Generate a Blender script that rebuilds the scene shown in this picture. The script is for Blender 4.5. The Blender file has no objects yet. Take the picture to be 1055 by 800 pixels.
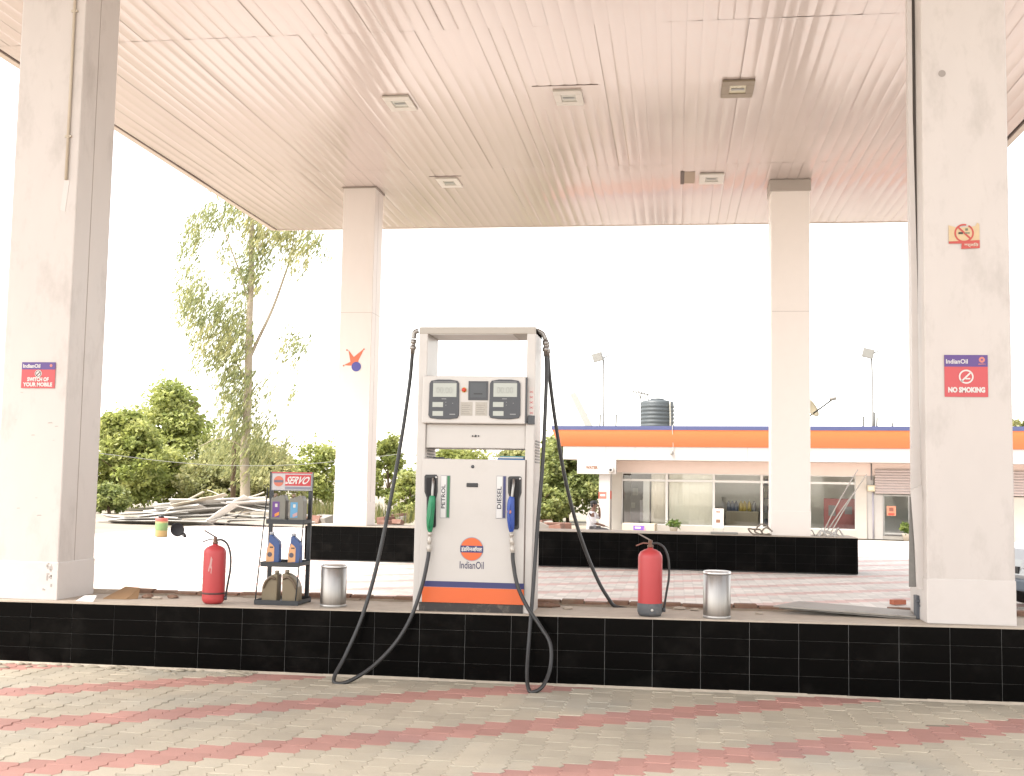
import bpy, bmesh, math, random
from mathutils import Vector, Matrix, noise
random.seed(7)
scene = bpy.context.scene
COL = scene.collection
# ------------------------------------------------------------------ camera geometry
F, W, H, CH = 1200., 1055., 800., 1.65
yaw, pit, rol = math.radians(8.0), math.atan2(100, F), 0.018
fw = Vector((-math.sin(yaw)*math.cos(pit), math.cos(yaw)*math.cos(pit), math.sin(pit)))
r0 = fw.cross(Vector((0, 0, 1))).normalized(); u0 = r0.cross(fw)
rt = r0*math.cos(rol) + u0*math.sin(rol)
up = u0*math.cos(rol) - r0*math.sin(rol)
EYE = Vector((0, 0, CH))
def ray(px, py):
    return fw + rt*((px-W/2)/F) - up*((py-H/2)/F)
def atY(px, py, Y):
    d = ray(px, py); return EYE + d*(Y/d.y)
def atZ(px, py, Z):
    d = ray(px, py); return EYE + d*((Z-CH)/d.z)

# ------------------------------------------------------------------ materials
MATS = {}
UNSCALED = ('column_paint_shade_lift', 'column_paint_shade_lift_more', 'shop_interior', 'blind_tan', 'blind_beige', 'interior_greygreen', 'shop_beam_pink')  # kept paler than ALB gives, to offset canopy and indoor shade
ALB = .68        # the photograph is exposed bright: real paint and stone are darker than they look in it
def mat(name, c, rough=.5, metal=0., vary=.0, scale=6., bump=0., bscale=40., dirt=None, dscale=1.5, damt=.5,
        spec=.5, stretch=(1, 1, 1), coat=0.):
    if name in MATS: return MATS[name]
    k_ = 1. if name in UNSCALED else ALB
    c = [q*k_ for q in c]; dirt = [q*k_ for q in dirt] if dirt else None
    m = bpy.data.materials.new(name); m.use_nodes = True
    nt = m.node_tree; N = nt.nodes; L = nt.links; b = N['Principled BSDF']
    b.inputs['Roughness'].default_value = rough; b.inputs['Metallic'].default_value = metal
    b.inputs['Specular IOR Level'].default_value = spec
    b.inputs['Coat Weight'].default_value = coat
    tc = N.new('ShaderNodeTexCoord'); mp = N.new('ShaderNodeMapping')
    mp.inputs['Scale'].default_value = stretch
    L.new(tc.outputs['Object'], mp.inputs[0])
    n = N.new('ShaderNodeTexNoise'); n.inputs['Scale'].default_value = scale; n.inputs['Detail'].default_value = 5
    L.new(mp.outputs[0], n.inputs[0])
    mx = N.new('ShaderNodeMix'); mx.data_type = 'RGBA'
    v = vary if vary else .06
    mx.inputs[6].default_value = (*[x*(1-v) for x in c], 1); mx.inputs[7].default_value = (*[min(.9, x*(1+v)) for x in c], 1)
    L.new(n.outputs[0], mx.inputs[0]); out = mx.outputs[2]
    if dirt:
        n2 = N.new('ShaderNodeTexNoise'); n2.inputs['Scale'].default_value = dscale; n2.inputs['Detail'].default_value = 8
        n2.inputs['Roughness'].default_value = .7
        L.new(mp.outputs[0], n2.inputs[0])
        r = N.new('ShaderNodeMapRange'); r.inputs[1].default_value = .52; r.inputs[2].default_value = .75
        r.inputs[3].default_value = 0; r.inputs[4].default_value = damt
        L.new(n2.outputs[0], r.inputs[0])
        m2 = N.new('ShaderNodeMix'); m2.data_type = 'RGBA'
        L.new(r.outputs[0], m2.inputs[0]); L.new(out, m2.inputs[6]); m2.inputs[7].default_value = (*dirt, 1)
        out = m2.outputs[2]
    L.new(out, b.inputs['Base Color'])
    rr = N.new('ShaderNodeMapRange'); rr.inputs[3].default_value = max(0, rough-.06); rr.inputs[4].default_value = min(1, rough+.08)
    L.new(n.outputs[0], rr.inputs[0]); L.new(rr.outputs[0], b.inputs['Roughness'])
    if bump:
        n3 = N.new('ShaderNodeTexNoise'); n3.inputs['Scale'].default_value = bscale; n3.inputs['Detail'].default_value = 4
        L.new(mp.outputs[0], n3.inputs[0])
        bp = N.new('ShaderNodeBump'); bp.inputs['Strength'].default_value = bump; bp.inputs['Distance'].default_value = .01
        L.new(n3.outputs[0], bp.inputs['Height']); L.new(bp.outputs[0], b.inputs['Normal'])
    MATS[name] = m
    return m

def leaf_mat(name, c, tr=.5):
    m = bpy.data.materials.new(name); m.use_nodes = True
    nt = m.node_tree; N = nt.nodes; L = nt.links
    b = N['Principled BSDF']; b.inputs['Roughness'].default_value = .5
    g = N.new('ShaderNodeNewGeometry')
    mx = N.new('ShaderNodeMix'); mx.data_type = 'RGBA'
    mx.inputs[6].default_value = (c[0]*.7, c[1]*.72, c[2]*.7, 1); mx.inputs[7].default_value = (c[0]*1.35, c[1]*1.28, c[2]*1.2, 1)
    L.new(g.outputs['Random Per Island'], mx.inputs[0]); L.new(mx.outputs[2], b.inputs['Base Color'])
    t = N.new('ShaderNodeBsdfTranslucent'); L.new(mx.outputs[2], t.inputs[0])
    s = N.new('ShaderNodeMixShader'); s.inputs[0].default_value = tr
    L.new(b.outputs[0], s.inputs[1]); L.new(t.outputs[0], s.inputs[2])
    L.new(s.outputs[0], N['Material Output'].inputs[0])
    return m

def glass_mat(name, tint=(.9, .93, .92), refl=1.0):
    m = bpy.data.materials.new(name); m.use_nodes = True
    nt = m.node_tree; N = nt.nodes; L = nt.links
    N.remove(N['Principled BSDF'])
    t = N.new('ShaderNodeBsdfTransparent'); t.inputs[0].default_value = (*tint, 1)
    g = N.new('ShaderNodeBsdfGlossy'); g.inputs['Roughness'].default_value = .03
    f = N.new('ShaderNodeFresnel'); f.inputs[0].default_value = 1.5
    ad = N.new('ShaderNodeMath'); ad.operation = 'MULTIPLY_ADD'; ad.inputs[1].default_value = 1.2*refl; ad.inputs[2].default_value = .04*refl**2
    L.new(f.outputs[0], ad.inputs[0])
    s = N.new('ShaderNodeMixShader'); L.new(ad.outputs[0], s.inputs[0])
    L.new(t.outputs[0], s.inputs[1]); L.new(g.outputs[0], s.inputs[2])
    L.new(s.outputs[0], N['Material Output'].inputs[0])
    return m

# ------------------------------------------------------------------ mesh builder
def rootloc(p):
    v = Vector((0, 0, 0))
    while p is not None:
        v += Vector(p.location); p = p.parent
    return v
class MB:
    def __init__(s): s.v = []; s.f = []; s.mi = []; s.sm = []; s.tag = None
    def add(s, vs, fs, mi=0, smooth=False):
        o = len(s.v); s.v += [Vector(v) for v in vs]
        for f in fs: s.f.append([o+i for i in f]); s.mi.append(mi); s.sm.append(smooth)
        return s
    def box(s, a, b, mi=0, M=None):
        x0, y0, z0 = [min(a[i], b[i]) for i in range(3)]; x1, y1, z1 = [max(a[i], b[i]) for i in range(3)]
        vs = [Vector(p) for p in ((x0,y0,z0),(x1,y0,z0),(x1,y1,z0),(x0,y1,z0),(x0,y0,z1),(x1,y0,z1),(x1,y1,z1),(x0,y1,z1))]
        if M is not None: vs = [M @ v for v in vs]
        return s.add(vs, [(0,3,2,1),(4,5,6,7),(0,1,5,4),(1,2,6,5),(2,3,7,6),(3,0,4,7)], mi)
    def prism(s, poly, d, mi=0, smooth=False):
        """poly: list of 3D points (planar), d: extrusion vector"""
        n = len(poly); d = Vector(d); P = [Vector(p) for p in poly]
        s.add(P+[p+d for p in P], [tuple(range(n))[::-1], tuple(range(n, 2*n))], mi)
        o = len(s.v)-2*n
        for i in range(n):
            j = (i+1) % n
            s.f.append([o+i, o+j, o+n+j, o+n+i]); s.mi.append(mi); s.sm.append(smooth)
        return s
    def quad(s, P0, U, V, mi=0):
        P0, U, V = Vector(P0), Vector(U), Vector(V)
        return s.add([P0, P0+U, P0+U+V, P0+V], [(0,1,2,3)], mi)
    def lathe(s, prof, c, n=20, mi=0, axis=None, smooth=True, xs=1., ys=1.):
        c = Vector(c); A = axis.normalized() if axis is not None else Vector((0,0,1))
        e1 = A.orthogonal().normalized() if axis is not None else Vector((1,0,0)); e2 = A.cross(e1)
        vs = []; k = len(prof)
        for r, z in prof:
            for i in range(n):
                t = 2*math.pi*i/n
                vs.append(c + A*z + e1*(r*xs*math.cos(t)) + e2*(r*ys*math.sin(t)))
        fs = []
        for a in range(k-1):
            for i in range(n):
                j = (i+1) % n
                fs.append((a*n+i, a*n+j, (a+1)*n+j, (a+1)*n+i))
        s.add(vs, fs, mi, smooth)
        o = len(s.v)-k*n
        if prof[0][0] > 1e-5: s.f.append([o+i for i in range(n)][::-1]); s.mi.append(mi); s.sm.append(False)
        if prof[-1][0] > 1e-5: s.f.append([o+(k-1)*n+i for i in range(n)]); s.mi.append(mi); s.sm.append(False)
        return s
    def cyl(s, p0, p1, r0, r1=None, n=12, mi=0):
        p0, p1 = Vector(p0), Vector(p1); d = p1-p0
        return s.lathe([(r0, 0), (r0 if r1 is None else r1, d.length)], p0, n, mi, axis=d)
    def tube(s, pts, r, n=8, mi=0, sub=6):
        P = [Vector(p) for p in pts]
        if sub > 1 and len(P) > 2:
            Q = []
            for i in range(len(P)-1):
                p0 = P[max(0, i-1)]; p1 = P[i]; p2 = P[i+1]; p3 = P[min(len(P)-1, i+2)]
                for k in range(sub):
                    t = k/sub
                    Q.append(.5*((2*p1)+(p2-p0)*t+(2*p0-5*p1+4*p2-p3)*t*t+(3*p1-p0-3*p2+p3)*t**3))
            Q.append(P[-1]); P = Q
        m = len(P); vs = []; ref = None
        for i, p in enumerate(P):
            t = (P[min(m-1, i+1)]-P[max(0, i-1)]).normalized()
            if ref is None: ref = t.orthogonal().normalized()
            ref = (ref - t*ref.dot(t)).normalized(); e2 = t.cross(ref)
            rr = r(i/(m-1)) if callable(r) else r
            for k in range(n):
                a = 2*math.pi*k/n
                vs.append(p+ref*(rr*math.cos(a))+e2*(rr*math.sin(a)))
        fs = [(a*n+i, a*n+(i+1) % n, (a+1)*n+(i+1) % n, (a+1)*n+i) for a in range(m-1) for i in range(n)]
        s.add(vs, fs, mi, True)
        o = len(s.v)-m*n
        s.f.append([o+i for i in range(n)][::-1]); s.mi.append(mi); s.sm.append(False)
        s.f.append([o+(m-1)*n+i for i in range(n)]); s.mi.append(mi); s.sm.append(False)
        return s
    def build(s, name, mats, parent=None, bevel=0., seg=2, smooth=None):
        if not isinstance(mats, (list, tuple)): mats = [mats]
        off = rootloc(parent) if parent is not None else Vector((0, 0, 0))
        base = Vector((0, 0, 0))
        if parent is None and s.v:
            xs = [v.x for v in s.v]; ys = [v.y for v in s.v]; zs = [v.z for v in s.v]
            base = Vector(((min(xs)+max(xs))/2, (min(ys)+max(ys))/2, min(zs)))
            off = base
        me = bpy.data.meshes.new(name)
        me.from_pydata([tuple(v-off) for v in s.v], [], s.f)
        for m in mats: me.materials.append(m)
        me.polygons.foreach_set('material_index', s.mi)
        me.polygons.foreach_set('use_smooth', s.sm if smooth is None else [smooth]*len(s.sm))
        me.update()
        o = bpy.data.objects.new(name, me); COL.objects.link(o)
        if parent is not None: o.parent = parent
        else: o.location = base
        if bevel:
            b = o.modifiers.new('bevel', 'BEVEL'); b.width = bevel; b.segments = seg; b.limit_method = 'ANGLE'
            b.angle_limit = math.radians(40); b.harden_normals = False
        return o
def thing(name, label, cat, loc, group=None):
    o = bpy.data.objects.new(name, None); COL.objects.link(o); o.location = loc; o.empty_display_size = .2
    return tag(o, label, cat, group)
def tag(o, label, cat, group=None, kind=None):
    o['label'] = label; o['category'] = cat
    if group: o['group'] = group
    if kind: o['kind'] = kind
    return o
def struct(o, kind='structure', label=None, cat=None):
    o['kind'] = kind
    o['label'] = label; o['category'] = cat
    return o

_tc = {}
def text2d(s, bold=0.):
    k = (s, bold)
    if k not in _tc:
        cu = bpy.data.curves.new('t', 'FONT'); cu.body = s; cu.size = 1; cu.offset = bold; cu.resolution_u = 3
        ob = bpy.data.objects.new('t', cu); COL.objects.link(ob)
        bpy.context.view_layer.update()
        me = bpy.data.meshes.new_from_object(ob.evaluated_get(bpy.context.evaluated_depsgraph_get()))
        vs = [(v.co.x, v.co.y) for v in me.vertices]; fs = [tuple(p.vertices) for p in me.polygons]
        bpy.data.objects.remove(ob); bpy.data.curves.remove(cu); bpy.data.meshes.remove(me)
        if vs:
            x0 = min(v[0] for v in vs); x1 = max(v[0] for v in vs); y0 = min(v[1] for v in vs); y1 = max(v[1] for v in vs)
            vs = [((x-x0)/(x1-x0), (y-y0)/(y1-y0)) for x, y in vs]
        _tc[k] = (vs, fs)
    return _tc[k]
def text(mb, s, P0, U, V, mi=0, bold=.0, shear=0.):
    vs, fs = text2d(s, bold); P0, U, V = Vector(P0), Vector(U), Vector(V)
    mb.add([P0+U*(x+shear*(y-.5))+V*y for x, y in vs], fs, mi)
def disc(mb, c, ex, ey, r, mi=0, n=28, a0=0, a1=2*math.pi, r_in=None):
    c, ex, ey = Vector(c), Vector(ex), Vector(ey)
    A = [a0+(a1-a0)*i/n for i in range(n+1)]
    if r_in is None:
        mb.add([c+ex*(r*math.cos(a))+ey*(r*math.sin(a)) for a in A[:-1 if a1-a0 > 6.28 else None]],
               [tuple(range(n if a1-a0 > 6.28 else n+1))], mi)
    else:
        vs = []
        for a in A:
            d = ex*math.cos(a)+ey*math.sin(a); vs += [c+d*r_in, c+d*r]
        mb.add(vs, [(2*i, 2*i+1, 2*i+3, 2*i+2) for i in range(n)], mi)

X, Y_, Z = Vector((1,0,0)), Vector((0,1,0)), Vector((0,0,1))
# palette
M_col = mat('painted_column', (.70,.645,.60), .45, vary=.05, dirt=(.44,.39,.35), dscale=2.6, damt=.6, stretch=(1,1,.45), bump=.04, bscale=3)
M_col2 = mat('painted_cladding_sheet', (.74,.69,.65), .4, vary=.04, dirt=(.55,.5,.45), dscale=2.5, damt=.3)
M_colfar = mat('column_paint_shade_lift', (.63,.585,.545), .5, vary=.03, dirt=(.6,.54,.48), dscale=2, damt=.3, stretch=(1,1,.3))  # column paint lightened to make up for the canopy's shade
M_colfar_lift = mat('column_paint_shade_lift_more', (.77,.72,.67), .5, vary=.02)  # lightened further, as this column stands fully in canopy shade
M_seam2 = mat('faint_seam', (.42,.36,.31), .7)
M_seam = mat('dark_seam', (.16,.12,.1), .8)
M_soffit = mat('soffit_panel', (.64,.545,.49), .17, vary=.03, scale=.4, dirt=(.66,.54,.46), dscale=.35, damt=.4, spec=.7, coat=.22)
M_trim = mat('canopy_trim', (.66,.57,.47), .5)
M_conc = mat('concrete', (.58,.50,.41), .85, vary=.2, scale=9, bump=.4, bscale=60, dirt=(.36,.27,.19), dscale=4)
M_brick = mat('worn_brick', (.27,.155,.105), .9, vary=.4, scale=9, bump=.7, bscale=40, dirt=(.34,.265,.19), dscale=4, damt=1.)
M_granite = mat('black_granite', (.0028,.0027,.0026), .22, vary=.7, scale=260, spec=.05, dirt=(.022,.02,.018), dscale=2.5, damt=.6)
M_grout = mat('grey_grout', (.30,.30,.29), .9)
M_disp = mat('dispenser_paint', (.68,.65,.61), .38, vary=.03, dirt=(.5,.46,.4), dscale=4, damt=.2)
M_disp2 = mat('dispenser_header_paint', (.69,.66,.62), .36)
M_black = mat('black_plastic', (.025,.026,.028), .4)
M_dgrey = mat('dark_grey_plastic', (.06,.065,.075), .35)
M_rub = mat('black_rubber', (.03,.03,.03), .45, vary=.3, scale=20)
M_lcd = mat('lcd_screen', (.50,.53,.48), .2)
M_lcdk = mat('lcd_digits', (.40,.42,.385), .4)
M_orange = mat('orange_paint', (.83,.15,.03), .4, vary=.04)
M_navy = mat('navy_paint', (.035,.04,.16), .4)
M_white = mat('white_paint', (.8,.79,.77), .45)
M_green = mat('green_plastic', (.01,.27,.11), .4)
M_dgreen = mat('green_strip', (.02,.2,.07), .4)
M_blue = mat('blue_plastic', (.03,.09,.42), .4)
M_steel = mat('bright_steel', (.40,.38,.355), .34, metal=1., vary=.15, scale=12, stretch=(8,8,.2))
M_alu = mat('dull_aluminium', (.55,.54,.52), .4, metal=.9)
M_red = mat('red_enamel', (.58,.062,.066), .42, vary=.1, scale=5, dirt=(.5,.1,.1), dscale=5, damt=.5)
M_signred = mat('sign_red', (.66,.10,.11), .5)
M_purple = mat('sign_purple', (.13,.07,.28), .5)
M_paper = mat('paper', (.74,.72,.66), .8)

# ------------------------------------------------------------------ world, sun, camera
w = bpy.data.worlds.new("World"); scene.world = w; w.use_nodes = True
nt = w.node_tree; bg = nt.nodes['Background']
sky = nt.nodes.new('ShaderNodeTexSky'); sky.sky_type = 'NISHITA'; sky.sun_disc = False
SUN_EL, SUN_AZ = math.radians(55), math.radians(-122)   # azimuth from +Y, clockwise
sky.sun_elevation = SUN_EL; sky.sun_rotation = SUN_AZ
sky.air_density = 1.2; sky.dust_density = 1.0; sky.ozone_density = .6
hs = nt.nodes.new('ShaderNodeHueSaturation'); hs.inputs['Saturation'].default_value = .25
nt.links.new(sky.outputs[0], hs.inputs['Color'])
warm = nt.nodes.new('ShaderNodeMix'); warm.data_type = 'RGBA'; warm.blend_type = 'MULTIPLY'; warm.inputs[0].default_value = 1
warm.inputs[7].default_value = (1.0, .955, .915, 1)
nt.links.new(hs.outputs[0], warm.inputs[6]); nt.links.new(warm.outputs[2], bg.inputs['Color'])
bg.inputs['Strength'].default_value = .118
sl = bpy.data.lights.new('sun', 'SUN'); sl.energy = 1.8; sl.angle = math.radians(25); sl.color = (1, .945, .885)
so = bpy.data.objects.new('sun', sl); COL.objects.link(so)
sd = Vector((math.sin(SUN_AZ)*math.cos(SUN_EL), math.cos(SUN_AZ)*math.cos(SUN_EL), math.sin(SUN_EL)))
so.rotation_euler = sd.to_track_quat('Z', 'Y').to_euler(); so.location = (0, 0, 40)
scene.view_settings.view_transform = 'Standard'; scene.view_settings.look = 'None'
scene.view_settings.gamma = 1; scene.view_settings.exposure = 2.36
scene.view_settings.use_curve_mapping = False
scene.cycles.max_bounces = 10; scene.cycles.diffuse_bounces = 6; scene.cycles.transparent_max_bounces = 24
scene.cycles.use_denoising = True
cd = bpy.data.cameras.new('camera'); cam = bpy.data.objects.new('camera', cd); COL.objects.link(cam)
cd.sensor_fit = 'HORIZONTAL'; cd.sensor_width = 36; cd.lens = F/W*36; cd.clip_end = 5000; cd.clip_start = .05
cam.matrix_world = Matrix(((rt.x, up.x, -fw.x, 0), (rt.y, up.y, -fw.y, 0), (rt.z, up.z, -fw.z, CH), (0, 0, 0, 1)))
scene.camera = cam

# ------------------------------------------------------------------ ground
BW, BL, NB = .162, .222, 7          # paving block width (x), length (y), band period in blocks
ZA, ZP = .013, BL/2                 # zigzag amplitude and pitch
BAND0 = 3
def isband(c, j): return (j + BAND0) % NB < 2
def paving_mat():
    m = bpy.data.materials.new('zigzag_pavers_far'); m.use_nodes = True
    nt = m.node_tree; N = nt.nodes; L = nt.links; b = N['Principled BSDF']; b.inputs['Roughness'].default_value = .8
    tc = N.new('ShaderNodeNewGeometry'); sx = N.new('ShaderNodeSeparateXYZ'); L.new(tc.outputs['Position'], sx.inputs[0])
    def ma(op, a, bb=None, cc=None):
        n = N.new('ShaderNodeMath'); n.operation = op
        for i, q in enumerate((a, bb, cc)):
            if q is None: continue
            if isinstance(q, (int, float)): n.inputs[i].default_value = q
            else: L.new(q, n.inputs[i])
        return n.outputs[0]
    x, y = sx.outputs[0], sx.outputs[1]
    tri = ma('MULTIPLY', ma('SUBTRACT', ma('PINGPONG', ma('DIVIDE', y, ZP/2), 1.), .5), 2*ZA)
    xc = ma('DIVIDE', ma('SUBTRACT', x, tri), BW); c = ma('FLOOR', xc)
    yc = ma('SUBTRACT', ma('DIVIDE', y, BL), ma('MULTIPLY', c, .5)); j = ma('FLOOR', yc)
    band = ma('LESS_THAN', ma('FLOORED_MODULO', ma('ADD', j, BAND0), NB), 2)
    def edge(t, g):
        f = ma('FRACT', t); d = ma('MINIMUM', f, ma('SUBTRACT', 1, f)); return ma('LESS_THAN', d, g)
    jt = ma('MAXIMUM', edge(xc, .03), edge(yc, .02))
    cv = N.new('ShaderNodeCombineXYZ'); L.new(c, cv.inputs[0]); L.new(j, cv.inputs[1])
    wn = N.new('ShaderNodeTexWhiteNoise'); wn.noise_dimensions = '2D'; L.new(cv.outputs[0], wn.inputs['Vector'])
    n = N.new('ShaderNodeTexNoise'); n.inputs['Scale'].default_value = .8; n.inputs['Detail'].default_value = 8; L.new(tc.outputs['Position'], n.inputs[0])
    mx = N.new('ShaderNodeMix'); mx.data_type = 'RGBA'; L.new(band, mx.inputs[0])
    mx.inputs[6].default_value = (.60,.565,.515, 1); mx.inputs[7].default_value = (.56,.40,.36, 1)  # same pavers painted paler here, standing in for brighter light
    k = ma('ADD', ma('MULTIPLY', wn.outputs['Value'], .22), ma('MULTIPLY_ADD', n.outputs[0], .5, .64))
    k = ma('MULTIPLY', k, ma('SUBTRACT', 1, ma('MULTIPLY', jt, .2)))
    vm = N.new('ShaderNodeVectorMath'); vm.operation = 'SCALE'; L.new(mx.outputs[2], vm.inputs[0]); L.new(k, vm.inputs['Scale'])
    L.new(vm.outputs[0], b.inputs['Base Color'])
    return m
PAVE_G = (.365,.325,.252); PAVE_R = (.36,.196,.163)
KY = 9.80                           # front face of the near island
def earth():
    mb = MB(); mb.quad((-1500, -300, -.03), (3000, 0, 0), (0, 3300, 0))
    m = mat('dry_earth', (.36,.31,.24), .95, vary=.3, scale=.6, bump=.5, bscale=4, dirt=(.12,.13,.05), dscale=.12, damt=.8)
    struct(mb.build('ground', m))
    mb = MB(); mb.quad((-17, 10.3, -.012), (48, 0, 0), (0, 31, 0)); mb.quad((-17, -8, -.012), (48, 0, 0), (0, 11.5, 0))
    struct(mb.build('forecourt_paving', paving_mat()))
earth()
def pavers():
    """foreground blocks as real bevelled, slightly uneven stones"""
    vs, fs, mi = [], [], []; tone = []
    def zz(y):
        t = (y/ZP) % 1.0
        return ZA*((4*t-1) if t < .5 else (3-4*t))
    g = .0014
    c0, c1 = int(-11.5/BW), int(7.5/BW)
    rnd = random.Random(3)
    for c in range(c0, c1):
        off = .5*c
        j0 = int(math.floor(3.4/BL-off)); j1 = int(math.ceil(KY/BL-off))+1
        for j in range(j0, j1):
            ya, yb = (j+off)*BL+g, (j+1+off)*BL-g
            if ya > KY-.002 or yb < 3.4: continue
            yb = min(yb, KY+.02)
            # y samples at zigzag corners
            ks = []
            k = math.ceil(ya/(ZP/2)-1e-6)
            while k*ZP/2 < yb: ks.append(k*ZP/2); k += 1
            ys = [ya]+[q for q in ks if q-ya > .004 and yb-q > .004]+[yb]
            right = [((c+1)*BW+zz(q)-g, q) for q in ys]; left = [(c*BW+zz(q)+g, q) for q in ys][::-1]
            out = right+left; n = len(out)
            cx = sum(p[0] for p in out)/n; cy = sum(p[1] for p in out)/n
            wob = noise.noise(Vector((cx*.7, cy*.7, 2)))*.006
            tx, ty = rnd.gauss(0, .008), rnd.gauss(0, .008); dz = rnd.gauss(0, .0016)+wob*.6
            def zt(x, y): return dz+tx*(x-cx)+ty*(y-cy)
            o = len(vs); cf = .0032
            for (x, y) in out: vs.append((x, y, -.02))
            for (x, y) in out: vs.append((x, y, zt(x, y)-cf))
            for (x, y) in out:
                dx, dy = cx-x, cy-y; l = math.hypot(dx, dy); q = 1-cf*1.3/l
                vs.append((cx-dx*q, cy-dy*q, zt(x, y)))
            m = 1 if isband(c, j) else 0
            for i in range(n):
                h = (i+1) % n
                fs.append((o+i, o+h, o+n+h, o+n+i)); fs.append((o+n+i, o+n+h, o+2*n+h, o+2*n+i)); mi += [m, m]
            fs.append(tuple(o+2*n+i for i in range(n))); mi.append(m)
    me = bpy.data.meshes.new('forecourt_blocks'); me.from_pydata(vs, [], fs)
    def pm(name, c):
        m = bpy.data.materials.new(name); m.use_nodes = True
        nt = m.node_tree; N = nt.nodes; L = nt.links; b = N['Principled BSDF']; b.inputs['Roughness'].default_value = .82
        b.inputs['Specular IOR Level'].default_value = .35
        g_ = N.new('ShaderNodeNewGeometry')
        n1 = N.new('ShaderNodeTexNoise'); n1.inputs['Scale'].default_value = 1.1; n1.inputs['Detail'].default_value = 9; n1.inputs['Roughness'].default_value = .65
        n2 = N.new('ShaderNodeTexNoise'); n2.inputs['Scale'].default_value = 160; n2.inputs['Detail'].default_value = 3
        for q in (n1, n2): L.new(g_.outputs['Position'], q.inputs[0])
        def ma(op, a, bb, cc=0.):
            k = N.new('ShaderNodeMath'); k.operation = op
            for i, q in enumerate((a, bb, cc)):
                if isinstance(q, (int, float)): k.inputs[i].default_value = q
                else: L.new(q, k.inputs[i])
            return k.outputs[0]
        k = ma('MULTIPLY_ADD', g_.outputs['Random Per Island'], .17, .50)
        k = ma('ADD', k, ma('MULTIPLY', n1.outputs[0], .62)); k = ma('ADD', k, ma('MULTIPLY', n2.outputs[0], .3))
        # greyer, dustier patches
        r = N.new('ShaderNodeMapRange'); r.inputs[1].default_value = .5; r.inputs[2].default_value = .72; r.inputs[4].default_value = .8
        n3 = N.new('ShaderNodeTexNoise'); n3.inputs['Scale'].default_value = .75; n3.inputs['Detail'].default_value = 6
        L.new(g_.outputs['Position'], n3.inputs[0]); L.new(n3.outputs[0], r.inputs[0])
        mx = N.new('ShaderNodeMix'); mx.data_type = 'RGBA'; L.new(r.outputs[0], mx.inputs[0])
        mx.inputs[6].default_value = (*c, 1); mx.inputs[7].default_value = (c[0]*.80, c[1]*.84+.008, c[2]*.9+.012, 1)
        v = N.new('ShaderNodeVectorMath'); v.operation = 'SCALE'; L.new(mx.outputs[2], v.inputs[0]); L.new(k, v.inputs['Scale'])
        L.new(v.outputs[0], b.inputs['Base Color'])
        bp = N.new('ShaderNodeBump'); bp.inputs['Strength'].default_value = .35; bp.inputs['Distance'].default_value = .004
        L.new(n2.outputs[0], bp.inputs['Height']); L.new(bp.outputs[0], b.inputs['Normal'])
        return m
    me.materials.append(pm('grey_paver', PAVE_G)); me.materials.append(pm('red_paver', PAVE_R))
    me.polygons.foreach_set('material_index', mi)
    o = bpy.data.objects.new('forecourt_blocks', me); COL.objects.link(o); struct(o)
    # sand bed under the joints
    mb = MB(); mb.quad((-11.6, 3.3, -.0062), (19.2, 0, 0), (0, KY-3.3, 0))
    struct(mb.build('joint_sand', mat('joint_sand', (.30,.265,.20), .95, vary=.3, scale=30)))
    # dusty verge and broken mortar against the kerb
    mb = MB()
    rr = random.Random(9)
    for i in range(60):
        x = rr.uniform(-6.2, -3.6); y = KY-rr.random()**2*.28-.02; s = rr.uniform(.015, .05)
        mb.lathe([(0, 0), (s, .002), (s*.8, s*.25), (s*.3, s*.42), (0, s*.4)], (x, y, -.001), 7, 0, xs=rr.uniform(.8, 2.2), ys=rr.uniform(.6, 1.1))
    o = mb.build('mortar_crumbs', mat('pale_mortar', (.42,.37,.28), .95, vary=.3, scale=30, bump=.5))
    tag(o, 'crumbled pale mortar lying along the foot of the black kerb at left', 'rubble', kind='stuff')
pavers()

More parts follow.
